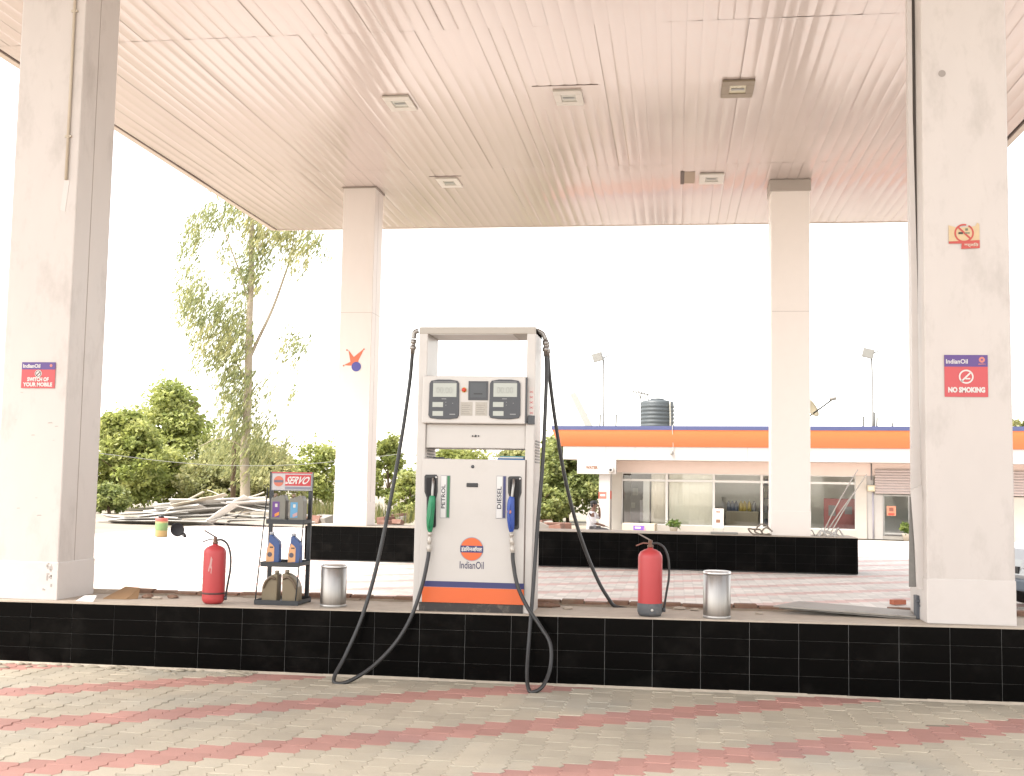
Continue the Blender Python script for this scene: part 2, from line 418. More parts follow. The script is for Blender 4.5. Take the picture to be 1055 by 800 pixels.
# ------------------------------------------------------------------ islands
def topz(x): return .578 + .0063*(x+.5)
def island(label, x0, x1, y0, depth, zt, closed=False, bricks=True):
    t = thing('pump_island', label, 'island kerb', ((x0+x1)/2, y0+depth/2, 0), 'raised islands under the canopy')
    g = MB(); tw = .392; rows = 4
    n = int((x1-x0)/tw); rj = random.Random(6)
    def skin(mb, inset):
        pass
    for i in range(n+1):
        a = x0+i*tw; b = min(a+tw, x1)
        if b-a < .02: continue
        for r in range(rows):
            za, zb = zt(a), zt(b)
            h = .012
            l0, l1 = h+(za-h-.012)*r/rows, h+(za-h-.012)*(r+1)/rows
            m0, m1 = h+(zb-h-.012)*r/rows, h+(zb-h-.012)*(r+1)/rows
            q = .0021; w_ = .0009
            dy = rj.gauss(0, .0009); g.prism([(a+q, y0+dy, l0+w_), (b-q, y0-dy, m0+w_), (b-q, y0-dy*.5, m1-w_), (a+q, y0+dy*.5, l1-w_)], (0, .008, 0))
    if closed:
        for k in range(3):
            a = y0+.009+k*depth/3; b = y0+(k+1)*depth/3
            for r in range(rows):
                z0 = .012+(zt(x1)-.024)*r/rows; z1 = .012+(zt(x1)-.024)*(r+1)/rows
                g.box((x1, a+.0015, z0+.0015), (x1+.008, b-.0015, z1-.0015))
    g.build('granite_cladding', M_granite, t)
    c = MB()
    c.prism([(x0, y0+.006, 0), (x1-.001, y0+.006, 0), (x1-.001, y0+.006, zt(x1)-.014), (x0, y0+.006, zt(x0)-.014)], (0, depth-.012, 0), 1)
    c.build('core', [M_conc, M_grout if not closed else mat('dark_grout', (.07,.07,.07), .9)], t)
    if bricks:
        s = MB(); k = 0; x = x0
        while x < x1-.3:
            l = .31; h0 = .018+.01*noise.noise(Vector((x, 1, 0))); w0 = .035+.02*noise.noise(Vector((x*1.3, 5, 0)))
            s.prism([(x, y0-w0, 0), (x, y0+.004, 0), (x, y0+.004, h0)], (l, 0, 0)); x += l
        s.build('mortar_fillet', mat('fillet_mortar', (.62,.54,.43), .9, vary=.2, scale=15, bump=.5), t)
    s = MB()
    s.prism([(x0, y0-.004, zt(x0)-.013), (x1+.004, y0-.004, zt(x1)-.013), (x1+.004, y0-.004, zt(x1)), (x0, y0-.004, zt(x0))], (0, depth, 0))
    s.build('concrete_top', M_conc, t)
    if bricks:
        b = MB(); rr = random.Random(4); x = x0
        while x < x1-.2:
            l = rr.uniform(.2, .235)
            if rr.random() > .06:
                z = zt(x)+.001
                Mx = Matrix.Translation((x+l/2, y0+depth-.1+rr.gauss(0, .012), z)) @ Matrix.Rotation(rr.gauss(0, .05), 4, 'Z')
                b.box((-l/2+.006, -.055, 0), (l/2-.006, .055, rr.uniform(.03, .05)), 0, Mx)
                if -7 < x < 4: b.build('brick', M_brick, t, bevel=.008)
                b = MB()
            x += l
        # dust and mortar bed in front of the bricks
        b = MB(); x = x0
        while x < x1-.3:
            l = rr.uniform(.25, .5)
            pts = [(x, y0+depth-.18-rr.random()*.08, zt(x)+.002), (x+l, y0+depth-.18-rr.random()*.08, zt(x+l)+.002), (x+l, y0+depth-.03, zt(x+l)+.03), (x, y0+depth-.03, zt(x)+.03)]
            b.add(pts, [(0, 1, 2, 3)]); x += l
        b.build('mortar_bed', mat('mortar_bed', (.36,.29,.21), .95, vary=.3, scale=20, bump=.5), t)
    return t
ID = 1.0
island('long black tiled island kerb carrying the fuel dispenser, nearest the camera', -13.5, 6.2, KY, ID, topz)
YF = 24.1
xe = atZ(884, 587.5, 0).x - .05
island('black tiled island kerb farther back, in front of the shop', -7.78, 3.62, YF, 1.3, lambda x: .725, closed=True, bricks=False)

# ------------------------------------------------------------------ canopy
ZC = 8.11
HAZE = .0035
CX0, CX1, CY0, CY1 = -10.35, 6.12, 2.4, 28.5  # unseen front edge drawn forward to keep sun off the foreground
def canopy():
    t = thing('station_canopy', 'large flat canopy with pale pink ribbed metal underside over the forecourt', 'canopy', ((CX0+CX1)/2, (CY0+CY1)/2, 0))
    mb = MB(); rr = random.Random(12)
    seams = [CY0+.1, 15.85, 23.12, CY1-.02]
    pw = .215; n = int((CX1-CX0-.3)/pw)
    x00 = CX0+.16
    for s in range(3):
        ya, yb = seams[s]+.0025, seams[s+1]-.0025
        ny = 20
        for i in range(n):
            a = x00+i*pw; tilt = rr.gauss(0, .0024); dz = rr.gauss(0, .0008); ph = rr.random()*9
            gd = .002+.005*rr.random()**3; cols = [(0.0, gd), (.01, .0025), (.03, 0), (pw*.5, -.002), (pw-.03, 0), (pw-.008, .0025), (pw-.0005, gd)]
            vs = []
            for k in range(ny+1):
                y = ya+(yb-ya)*k/ny
                wv = .006*noise.noise(Vector((a*.3, y*.3, s*7)))+.0006*math.sin(y*1.1+ph)
                sag = -.02*math.sin(math.pi*(y-ya)/(yb-ya))
                for (dx, z) in cols:
                    vs.append((a+dx, y, ZC+z+dz+wv+sag*.4+tilt*(dx/pw-.5)))
            m = len(cols)
            fs = [(k*m+c, (k+1)*m+c, (k+1)*m+c+1, k*m+c+1) for k in range(ny) for c in range(m-1)]
            mb.add(vs, fs, 0, True)
    mb.build('ribbed_soffit', M_soffit, t)
    mb = MB(); mb.box((CX0+.1, CY0+.1, ZC+.06), (CX1-.1, CY1-.1, ZC+.3))
    mb.build('deck', mat('canopy_deck', (.42,.34,.29), .8), t)
    mb = MB()
    for a, b in (((CX0, CY0), (CX0+.12, CY1)), ((CX1-.12, CY0), (CX1, CY1))): mb.box((*a, ZC-.02), (*b, ZC+.9))
    for a, b in (((CX0+.121, CY0), (CX1-.121, CY0+.09)), ((CX0+.121, CY1-.02), (CX1-.121, CY1+.06))): mb.box((*a, ZC-.012), (*b, ZC+.9))
    mb.build('fascia', M_trim, t)
    mb = MB()   # dark rubber joint along the side edges
    for k in range(4):
        ya = CY0+.3+k*5.6; yb = ya+5.2
        for q in (CX0+.121, CX1-.15):
            mb = MB(); mb.box((q, ya, ZC-.012), (q+.029, yb, ZC+.01)); mb.build('edge_joint', M_seam, t)
    return t
canopy()
def ceiling_light(px, py, wpx, label, kind):
    p = atZ(px, py, ZC); d = (p-EYE).length
    wd = wpx/F*d; ln = wd*1.55
    t = thing('ceiling_light', label, 'ceiling light', (p.x, p.y, ZC-.03), 'recessed lights in the canopy soffit')
    cxx, cyy = p.x, p.y; z = ZC-.012
    mb = MB()
    def frame(hw, hl, iw, il, z0, z1):
        mb.box((cxx-hw, cyy-hl, z0), (cxx+hw, cyy-il, z1)); mb.box((cxx-hw, cyy+il, z0), (cxx+hw, cyy+hl, z1))
        mb.box((cxx-hw, cyy-il+.001, z0), (cxx-iw, cyy+il-.001, z1)); mb.box((cxx+iw, cyy-il+.001, z0), (cxx+hw, cyy+il-.001, z1))
    hw, hl = wd/2, ln/2
    frame(hw, hl, hw*.52, hl*.5, z-.035, z)
    fm = mat('fitting_white', (.72,.68,.6), .4) if kind != 2 else mat('fitting_tarnished', (.33,.27,.19), .5)
    mb.build('frame', fm, t, bevel=.006)
    mb = MB(); mb.box((cxx-hw*.518, cyy-hl*.498, z-.02), (cxx+hw*.518, cyy+hl*.498, z-.012))
    mb.build('diffuser', mat('fitting_glass', (.55,.56,.48), .2) if kind != 2 else mat('fitting_glass_yellowed', (.6,.55,.36), .25), t)
    mb = MB(); mb.box((cxx-hw*.4, cyy-hl*.1, z-.026), (cxx+hw*.4, cyy+hl*.12, z-.021))
    mb.build('lamp', mat('lamp_tube', (.2,.21,.19), .3), t)
    if kind in (1, 3):
        mb = MB(); e = .32 if kind == 1 else .12
        mb.box((cxx-hw-e, cyy-hl-e*.5, ZC-.011), (cxx+hw+e, cyy+hl+e, ZC-.006))
        mb.build('mounting_plate', M_soffit, t)
        mb = MB(); mb.box((cxx-hw-e, cyy-hl-e*.5-.035, ZC-.013), (cxx+hw+e*.9, cyy-hl-e*.5-.002, ZC-.005))
        mb.build('plate_gap', M_seam, t)
ceiling_light(412, 105, 27, 'small white ceiling light nearest the left column, flush in the soffit', 0)
ceiling_light(586, 99, 28, 'white ceiling light on a wider square plate in mid soffit', 1)
ceiling_light(760, 90, 31, 'tarnished brown-framed ceiling light with yellowed glass', 2)
ceiling_light(463, 187, 22, 'white ceiling light on a loose plate, far row left', 3)
ceiling_light(733, 183, 24, 'white ceiling light beside an open cut-out in the soffit', 0)
p = atZ(711, 183, ZC)
mb = MB(); mb.box((p.x-.2, p.y-.45, ZC-.01), (p.x+.1, p.y+.45, ZC-.004)); mb.box((p.x-.2, p.y-.5, ZC-.014), (p.x-.12, p.y+.5, ZC-.0105), 1)
tag(mb.build('soffit_cutout', [mat('cutout_brown', (.42,.33,.24), .8), M_seam]), 'brown open cut-out left in the soffit beside a far ceiling light', 'opening')

# ------------------------------------------------------------------ columns
def column(label, x0, x1, y0, y1, zb, cladh, kind):
    t = thing('canopy_column', label, 'column', ((x0+x1)/2, (y0+y1)/2, zb), 'columns holding up the canopy')
    mb = MB(); mb.box((x0, y0, zb), (x1, y1, ZC-.0))
    mb.build('shaft', (M_colfar_lift if kind == 3 else M_colfar) if kind >= 2 else M_col, t, bevel=.012)
    mb = MB(); mb.box((x0-.006, y0-.006, zb), (x1+.006, y1+.006, zb+cladh)); mb.build('base_cladding', (M_colfar_lift if kind == 3 else M_colfar) if kind >= 2 else M_col2, t, bevel=.006)
    mb = MB()
    zs = [] if kind == 0 else ([ZC-1.05] if kind == 1 else [zb+4.6])
    for z in zs:
        if z < ZC-.2:
            mb.box((x0+.01, y0-.0015, z), (x1-.01, y0+.002, z+.006)); mb.box((x1-.002, y0+.01, z), (x1+.0015, y1-.01, z+.006))
    if kind in (0, 2, 4):
        xx = x1+.0015; yy = y0+(y1-y0)*.42
        mb.box((xx-.003, yy, zb+cladh), (xx, yy+.008, ZC-.02))
    mb.build('sheet_joint', M_seam2, t)
    return t
zt = topz(-5.8)
xl0, xl1 = -6.13, -5.49
c1 = column('thick white column at the left, with conduit and small red sign', xl0, xl1, 9.92, 10.58, zt, .34, 0)
mb = MB(); cz = atY(74, 185, 9.9).z
xcnd = xl1-.105
mb.tube([(xcnd, 9.905, ZC-.02), (xcnd, 9.905, cz+1), (xcnd, 9.905, cz)], .014, 8, sub=1)
for z in (cz+.4, cz+1.6, cz+2.8): mb.box((xcnd-.03, 9.9, z), (xcnd+.03, 9.9195, z+.02))
mb.build('conduit', mat('pvc_conduit', (.62,.54,.42), .4), c1)
mb = MB()
mb.prism([(xcnd-.05, 9.917, cz-.28), (xcnd+.0, 9.917, cz-.3), (xcnd+.03, 9.917, cz), (xcnd-.02, 9.917, cz)], (0, .004, 0)); mb.build('torn_patch', M_col2, c1)
mb = MB(); rr = random.Random(2)
for i in range(16):
    x = rr.uniform(xl1-.14, xl1-.06); z = zt+rr.uniform(.08, .32)
    mb.box((x, 9.9115, z), (x+rr.uniform(.004, .02), 9.9145, z+rr.uniform(.01, .035)))
for i in range(9):
    x = rr.uniform(xl0+.05, xl1-.08); z = zt+rr.uniform(.5, 2.0); s_ = rr.uniform(.01, .035)
    mb.prism([(x, 9.9185, z), (x+s_*1.6, 9.9185, z+s_*.1), (x+s_*1.2, 9.9185, z+s_*.4), (x+s_*.3, 9.9185, z+s_*.35)], (0, .003, 0))
mb.build('scuff_marks', mat('scuffs', (.50,.46,.42), .8), c1)
zr = topz(2.37)
xr0, xr1 = 2.035, 2.715
c2 = column('thick white column at the right, with two no smoking signs', xr0, xr1, 9.92, 10.58, zr, .36, 1)
mb = MB()   # loosened cladding along the left edge of the right column
prof = [(930, 0), (931, 120), (935, 300), (937, 420), (939, 505)]
def stripe(mb, pl, pr, yd, th=.006):
    for (a, b, c, d) in zip(pl[:-1], pl[1:], pr[:-1], pr[1:]):
        P = [atY(*a, yd), atY(*c, yd), atY(*d, yd), atY(*b, yd)]
        mb.prism(P, (0, th, 0))
stripe(mb, [(934, -40), (936, 120), (939, 300), (940, 420), (938, 505)], [(938.5, -40), (940, 120), (945, 300), (947, 420), (949, 500)], 10.1)
stripe(mb, [(938, 505.5), (940, 530), (943, 570), (945, 606)], [(949.5, 500.5), (952, 530), (954, 570), (957, 610)], 10.06)
mb.build('loose_cladding', M_col2, c2)
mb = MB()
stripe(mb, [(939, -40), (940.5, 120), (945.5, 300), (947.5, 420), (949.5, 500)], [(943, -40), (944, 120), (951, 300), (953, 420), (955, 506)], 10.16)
mb.build('gap_shadow_strip', mat('gap_shade_dark', (.1,.085,.075), .7), c2)  # dark strip painted for the shade inside the cladding gap
mb = MB()
stripe(mb, [(937, 512), (936.5, 560), (936.5, 605)], [(939, 512), (942, 560), (944, 605)], 10.09)
mb.build('torn_edge', mat('galvanised_dull', (.27,.26,.24), .6, metal=.4, vary=.3, scale=25), c2)
mb = MB()
a = atY(944, 614, 10.2); b = atY(957, 632, 10.2)
mb.box((a.x, 10.2, zr+.002), (a.x+.05, 10.32, a.z)); mb.box((a.x+.052, 10.24, zr+.002), (b.x+.02, 10.36, a.z-.03))
mb.box((a.x-.01, 10.18, a.z-.055), (a.x+.08, 10.198, a.z-.03))
mb.lathe([(.012, -.02), (.012, .0)], (a.x+.03, 10.19, a.z-.08), 8, axis=Y_)
mb.build('anchor_bracket', mat('grey_iron', (.13,.14,.16), .5, metal=.5), c2, bevel=.006)
mb = MB(); p = atY(970.5, 76, 9.918)
disc(mb, p-Vector((0, .001, 0)), X, Z, .03); mb.build('stain', mat('stain_grey', (.4,.36,.33), .8), c2)
mb = MB(); mb.box((xr1+.002, 10.0, zr+.36), (xr1+.022, 10.45, ZC-.5)); mb.build('corner_sheet', M_col2, c2)
xf0, xf1 = -7.24, -6.52
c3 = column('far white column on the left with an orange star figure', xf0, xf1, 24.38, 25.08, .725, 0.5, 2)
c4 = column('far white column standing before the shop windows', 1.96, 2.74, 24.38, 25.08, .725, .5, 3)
mb = MB(); mb.box((1.93, 24.34, ZC-.26), (2.77, 25.12, ZC-.02)); mb.build('top_collar', mat('collar_grey', (.56,.50,.44), .5), c4, bevel=.01)
mb = MB(); mb.box((xf0-.03, 24.35, ZC-.035), (xf1+.03, 25.11, ZC-.012)); mb.build('top_collar', M_seam2, c3)

# ------------------------------------------------------------------ signs
def plane_sign(name, label, cat, rectpx, Y, group=None):
    """root at the sign; returns fn mapping photo px to a point on plane Y-k mm"""
    a = atY(rectpx[0], rectpx[3], Y); b = atY(rectpx[2], rectpx[1], Y)
    t = thing(name, label, cat, ((a.x+b.x)/2, Y, a.z), group)
    return t, a, b
def rectmb(a, b, y, th=.002): 
    mb = MB(); mb.box((a.x, y, a.z), (b.x, y+th, b.z)); return mb
def uv(a, b, u, v, y): return Vector((a.x+(b.x-a.x)*u, y, a.z+(b.z-a.z)*v))
def sig(a, b, lay, u0, v0, u1, v1):
    mb = MB(); p = uv(a, b, u0, v0, lay); q = uv(a, b, u1, v1, lay); mb.box(p, q+Vector((0, .0012, 0))); return mb
def put(mb, a, b, s, u0, v0, u1, v1, y, bold=.03, mi=0, shear=0):
    p = uv(a, b, u0, v0, y); q = uv(a, b, u1, v1, y)
    text(mb, s, p, Vector((q.x-p.x, 0, 0)), Vector((0, 0, q.z-p.z)), mi, bold, shear)
M_sigtext = mat('sign_white', (.8,.78,.74), .5)
# left: switch of your mobile
Yl = 9.913
t, a, b = plane_sign('warning_sign', 'small red and purple mobile phone warning sign on the left column', 'sign', (21.5, 373.5, 57.5, 400), Yl, 'warning signs on the columns')
rectmb(a, b, Yl).build('board', M_signred, t)
sig(a, b, Yl-.0015, 0, .72, 1, 1).build('header_band', M_purple, t)
mb = MB(); put(mb, a, b, 'IndianOil', .04, .78, .55, .93, Yl-.003); mb.build('lettering', M_sigtext, t); mb = MB()
put(mb, a, b, 'SWITCH OF', .18, .26, .82, .42, Yl-.003, .05); mb.build('lettering', M_sigtext, t); mb = MB(); put(mb, a, b, 'YOUR MOBILE', .06, .06, .93, .22, Yl-.003, .05)
mb.build('lettering', M_sigtext, t)
mb = MB(); c = uv(a, b, .5, .56, Yl-.003); disc(mb, c, X, Z, .034, 0)
mb.build('emblem', M_sigtext, t)
mb = MB(); c = uv(a, b, .5, .56, Yl-.0045); disc(mb, c, X, Z, .028, 0, r_in=.022)
mb.quad(c+Vector((-.018, -.0005, -.014)), Vector((.03, 0, .03)), Vector((.006, 0, -.006))); mb.build('pictogram', mat('picto_dark', (.09,.03,.03), .6), t)
mb = MB(); c = uv(a, b, .87, .87, Yl-.003); disc(mb, c, X, Z, .013); mb.build('crest', mat('crest_orange', (.75,.25,.2), .5), t)
# right: no smoking
t, a, b = plane_sign('warning_sign', 'larger red and purple no smoking sign, lower on the right column', 'sign', (973.3, 366, 1017.5, 409), Yl, 'warning signs on the columns')
rectmb(a, b, Yl).build('board', M_signred, t)
sig(a, b, Yl-.0015, 0, .72, 1, 1).build('header_band', M_purple, t)
mb = MB(); put(mb, a, b, 'IndianOil', .04, .79, .54, .90, Yl-.003, .02); mb.build('lettering', M_sigtext, t); mb = MB(); put(mb, a, b, 'NO SMOKING', .08, .10, .93, .235, Yl-.003, .06); mb.build('lettering', M_sigtext, t)
mb = MB(); c = uv(a, b, .5, .48, Yl-.003); disc(mb, c, X, Z, .058, 0, r_in=.046)
for s in (1,):
    mb.quad(c+Vector((-.042, 0, -.034)), Vector((.072, 0, .072)), Vector((.009, 0, -.009)))
mb.quad(c+Vector((-.008, 0, -.022)), Vector((.04, 0, .0)), Vector((0, 0, .011))); mb.build('emblem', M_sigtext, t)
mb = MB(); c = uv(a, b, .865, .885, Yl-.003); disc(mb, c, X, Z, .024); put(mb, a, b, 'इंडियन', .78, .765, .95, .80, Yl-.003); mb.build('crest', mat('crest_orange', (.75,.25,.2), .5), t)
mb = MB(); c = uv(a, b, .865, .885, Yl-.0045); disc(mb, c, X, Z, .008); mb.build('crest_dot', M_purple, t)
# torn yellow no smoking sticker
t, a, b = plane_sign('torn_sticker', 'torn yellow sticker with a red no smoking ring, high on the right column', 'sticker', (977.5, 229, 1009, 257.5), Yl)
mb = MB()
mb.prism([uv(a, b, u, v, Yl) for u, v in ((0, .3), (1, .32), (1, .93), (.93, .98), (.86, .85), (.3, .8), (.0, .9))], (0, .002, 0)); mb.build('sheet', mat('sticker_yellow', (.72,.55,.33), .6, vary=.15, scale=20), t)
mb = MB()
mb.prism([uv(a, b, u, v, Yl-.002) for u, v in ((0, .22), (.42, .22), (.40, .02), (1, .05), (1, .34), (0, .3))], (0, .0015, 0)); mb.build('lower_strip', mat('sticker_red', (.6,.09,.07), .5), t)
mb = MB(); put(mb, a, b, 'वर्जित', .5, .08, .96, .24, Yl-.004); mb.build('lettering', mat('sticker_cream', (.75,.62,.5), .6), t)
mb = MB(); c = uv(a, b, .5, .6, Yl-.0025); disc(mb, c, X, Z, .078, 0, a0=math.radians(75), a1=math.radians(75+345), r_in=.064)
mb.quad(c+Vector((-.052, -.0005, .044)), Vector((.1, 0, -.1)), Vector((.011, 0, .011))); mb.build('ring', mat('sticker_red', (.6,.09,.07), .5), t)
mb = MB(); mb.box(c+Vector((-.045, -.002, -.008)), c+Vector((-.01, -.001, .008))); mb.box(c+Vector((.005, -.002, -.005)), c+Vector((.045, -.001, .006)), 1)
mb.box(c+Vector((.01, -.002, .02)), c+Vector((.03, -.001, .04)), 1); mb.build('cigarette', [mat('ink', (.05,.05,.04), .6), mat('ink_green', (.22,.24,.15), .6)], t)
# star figure
Ys = 24.375
def ps(px, py): return atY(px, py, Ys)
q = ps(365, 371)
t = thing('star_emblem', 'orange star-shaped figure with a blue ball on the far left column', 'emblem', q)
mb = MB()
pts = [(354, 376.5), (361, 373), (359, 361), (364.5, 368), (375.5, 359), (369.5, 371), (368, 377), (362, 377)]
mb.prism([ps(*p_) for p_ in pts][::-1], (0, .006, 0)); mb.build('star_figure', mat('emblem_orange', (.8,.2,.1), .5), t)
mb = MB(); disc(mb, ps(367, 378)+Vector((0, -.004, 0)), X, Z, .105); mb.build('ball', mat('emblem_blue', (.1,.1,.4), .5), t)
for (px, py) in ((357.5, 361), (375, 360), (354, 377)):
    mb = MB(); disc(mb, ps(px, py)+Vector((0, -.003, 0)), X, Z, .018); mb.build('dot', mat('emblem_orange', (.8,.2,.1), .5), t)

# ------------------------------------------------------------------ fuel dispenser
def dispenser():
    YD = 9.86                                   # front of the side columns
    def P(px, py, dy=0.): return atY(px, py, YD+dy)
    zb = topz(-1.7)
    xL, xR = P(428, 480).x, P(550, 480).x      # outer edges
    lx = (P(428, 480).x + P(431, 400).x)/2
    xL = lx
    dep = .46
    t = thing('fuel_dispenser', 'tall pale grey two-hose fuel dispenser with orange and navy base stripes', 'fuel pump', ((xL+xR)/2, YD+dep/2, zb))
    z = lambda py: P(490, py).z
    zT = z(337.5)
    cw = .078
    # side columns, full height
    for s in (0, 1):
        a, b = (xL, xL+cw) if s == 0 else (xR-cw, xR)
        mb = MB(); mb.box((a, YD, zb+.0), (b, YD+dep, zT-.0)); o = mb.build('side_column', M_disp, t, bevel=.008)
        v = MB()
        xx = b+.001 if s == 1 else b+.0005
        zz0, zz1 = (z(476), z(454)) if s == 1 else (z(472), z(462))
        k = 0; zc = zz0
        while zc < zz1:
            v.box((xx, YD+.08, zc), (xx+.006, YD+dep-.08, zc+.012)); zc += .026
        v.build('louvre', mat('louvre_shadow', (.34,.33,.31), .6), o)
    mb = MB(); mb.box((xL, YD-.003, zT-.058), (xR, YD+dep+.003, zT+.004)); mb.build('top_rail', mat('dispenser_rail', (.5,.46,.40), .42), t, bevel=.008)
    mb = MB(); mb.box((xL+.1, YD+.0, zT-.062), (xR-.2, YD+dep-.02, zT-.0582)); mb.build('rail_underside', M_disp, t)
    # header
    hx0, hx1 = P(436, 410).x, P(542, 410).x
    hz0, hz1 = z(437), z(388)
    yh = YD-.045
    mb = MB(); mb.box((hx0, yh, hz0), (hx1, YD+dep+.045, hz1)); hd = mb.build('header_box', M_disp2, t, bevel=.01)
    mb = MB(); mb.box((hx1+.0015, yh+.006, hz0+.01), (hx1+.012, YD-.002, hz1-.01)); mb.build('header_side_gasket', M_dgrey, hd)
    def hp(px, py, k): return atY(px, py, yh-k)
    def plate(nm, px0, py0, px1, py1, m, par, k=.002, th=.006, r=0):
        a = hp(px0, py1, k); b = hp(px1, py0, k)
        mb = MB(); mb.box((a.x, yh-k, a.z), (b.x, yh-k+th, b.z)); return mb.build(nm, m, par, bevel=r)
    for (x0, x1) in ((441.5, 473.8), (503.8, 536.8)):
        a = hp(x0, 432, 0); b = hp(x1, 391.5, 0)
        pts = []
        wv = b.x-a.x; hv = b.z-a.z
        for u, v in ((.05, 0.03), (.3, 0), (.7, 0), (.95, .03), (1, .1), (.985, .9), (.93, .97), (.7, 1.0), (.3, 1.0), (.07, .97), (.015, .9), (0, .1)):
            pts.append((a.x+wv*u, yh-.014, a.z+hv*v))
        mb = MB(); mb.prism(pts, (0, .013, 0)); dp = mb.build('display_unit', M_dgrey, t, bevel=.003)
        dx = x0-441.5
        plate('screen', 446+dx, 395, 470.5+dx, 409, M_lcd, dp, .016, .0018)
        for (yy0, yy1) in ((414.5, 419.5), (423.8, 428.6)): plate('small_screen', 445.5+dx, yy0, 456.5+dx, yy1, M_lcd, dp, .016, .0018)
        mb = MB()
        for i, ch in enumerate(('00.00',)):
            p0 = hp(449.5+dx, 405.5, .0175); text(mb, ch, p0, (.14, 0, 0), (0, 0, .055), 0, .0)
        mb.build('digits', M_lcdk, dp)
        mb = MB()
        mk = mat('marking_grey', (.35,.36,.36), .5)
        for (qx, qy, w_, h_) in ((459, 415, .006, .006), (459, 418, .006, .006), (466, 416, .006, .006), (463, 427.5, .05, .008), (446, 394, .2, .005), (455, 411.5, .04, .006)):
            p0 = hp(qx+dx, qy, .0165); mb = MB(); mb.box(p0, p0+Vector((w_, .0018, h_))); mb.build('marking', mk, dp)
    kp = plate('printer_panel', 482.3, 393, 503, 412.5, M_dgrey, t, .008, .007, .002)
    plate('printer_cover', 484.5, 395, 500.8, 409.5, mat('panel_slate', (.09,.1,.11), .45), kp, .011, .003)
    plate('printer_slot', 488, 405.3, 497, 406.6, M_black, kp, .0125, .0012)
    c = hp(478.2, 402, 0)
    mb = MB(); mb.lathe([(.022, 0), (.022, .004)], c, 20, axis=-Y_); sb = mb.build('stop_button', mat('button_yellow', (.75,.42,.03), .5), t)
    mb = MB(); mb.lathe([(.01, .004), (.017, .008), (.017, .02), (.010, .024), (0, .024)], c, 20, axis=-Y_); mb.build('push_cap', mat('button_red', (.65,.04,.02), .4), sb)
    for (x0, x1) in ((474.5, 487), (489.5, 502)):
        st = plate('instruction_label', x0, 414.5, x1, 428.5, mat('label_beige', (.52,.49,.43), .7, vary=.15, scale=60), t, .0015, .0012)
        for i in range(5):
            mb = MB(); p0 = hp(x0+1.2, 418+i*2.2, .0025); mb.box(p0, p0+Vector((.075-.01*(i % 2), .0008, .004))); mb.build('text_line', mat('label_text', (.36,.34,.31), .8), st)
    # sticker and dark box on the right column front
    def plc(nm, px0, py0, px1, py1, m, par, k=.002, th=.004, bev=0):
        a = P(px0, py1, -k); b = P(px1, py0, -k)
        mb = MB(); mb.box((a.x, YD-k, a.z), (b.x, YD-k+th, b.z)); return mb.build(nm, m, par, bevel=bev)
    st = plc('column_sticker', 544.3, 399, 550.6, 428, mat('sticker_pale', (.72,.66,.62), .5), t)
    for i in range(5):
        a = P(545.3, 403+i*5.4, -.003); b = P(549.6, 400.5+i*5.4+4.6, -.003)
        mb = MB()
        mb.prism([(a.x, a.y, a.z), (a.x+.008, a.y, a.z), (b.x, a.y, b.z), (b.x-.008, a.y, b.z)], (0, .001, 0))
        mb.prism([(a.x, a.y, b.z), (b.x-.008, a.y, a.z), (b.x, a.y, a.z), (a.x+.008, a.y, b.z)], (0, .0006, 0)); mb.build('red_cross', M_signred, st)
    plc('junction_box', 543.4, 428.4, 551, 437.4, M_dgrey, t, .02, .02, .003)
    # recessed panel, see-through gap, lower cabinet
    x0, x1 = xL+cw+.001, xR-cw-.001
    mb = MB(); mb.box((x0, YD+.02, z(462)), (x1, YD+dep-.02, hz0-.002)); rp = mb.build('lock_panel', M_disp, t, bevel=.006)
    for (qx, r) in ((487, .007), (490, .010), (493, .007)):
        c = P(qx, 449.5, .02); mb = MB(); mb.lathe([(r, 0), (r, .006), (0, .006)], c, 14, axis=-Y_); mb.build('key_lock', M_dgrey, rp)
    zc1 = z(473.5); zc0 = z(622)
    mb = MB(); mb.box((x0, YD+.012, zc0+.002), (x1, YD+dep-.012, zc1-.004)); mb.build('cabinet', M_disp, t)
    dx0, dx1 = P(433.5, 540).x, P(540.5, 540).x
    yd = YD-.014
    mb = MB(); mb.box((dx0, yd, zc0), (dx1, YD-.001, zc1)); dr = mb.build('front_door', M_disp, t, bevel=.006)
    mb = MB(); mb.box((dx1+.001, yd+.006, zc0), (dx1+.008, YD-.001, zc1)); mb.build('door_seam', M_seam, dr)
    def dp_(px, py, k): return atY(px, py, yd-k)
    def pd(nm, px0, py0, px1, py1, m, par=dr, k=.0015, th=.0012, bev=0):
        a = dp_(px0, py1, k); b = dp_(px1, py0, k)
        mb = MB(); mb.box((a.x, yd-k, a.z), (b.x, yd-k+th, b.z)); return mb.build(nm, m, par, bevel=bev)
    c = dp_(487, 481, 0); mb = MB(); mb.lathe([(.014, 0), (.014, .006), (.006, .008), (0, .008)], c, 16, axis=-Y_); mb.build('door_lock', M_dgrey, dr)
    pd('door_handle', 480.5, 498, 492.3, 502, M_black, dr, .008, .008, .003)
    e0, e1 = dp_(434.5, 622, 0).x, dp_(539.5, 622, 0).x
    for (nm, py0, py1, m) in (('navy_stripe', 600, 606, M_navy), ('orange_stripe', 606.2, 622, M_orange)):
        a = dp_(490, py1, 0).z; b = dp_(490, py0, 0).z
        mb = MB(); mb.box((e0, yd-.0015, a), (e1, yd-.0003, b)); mb.build(nm, m, dr)
    mb = MB(); mb.box((dx0+.003, YD-.01, zb+.001), (dx1-.003, YD+dep-.012, zc0-.002)); pl_ = mb.build('plinth', mat('plinth_dark', (.045,.04,.038), .7, vary=.3, scale=12, dirt=(.4,.34,.26), dscale=9, damt=.7), t)
    # emblem
    c = dp_(486, 566, 0)
    R = 11.3/F*c.length*1.01
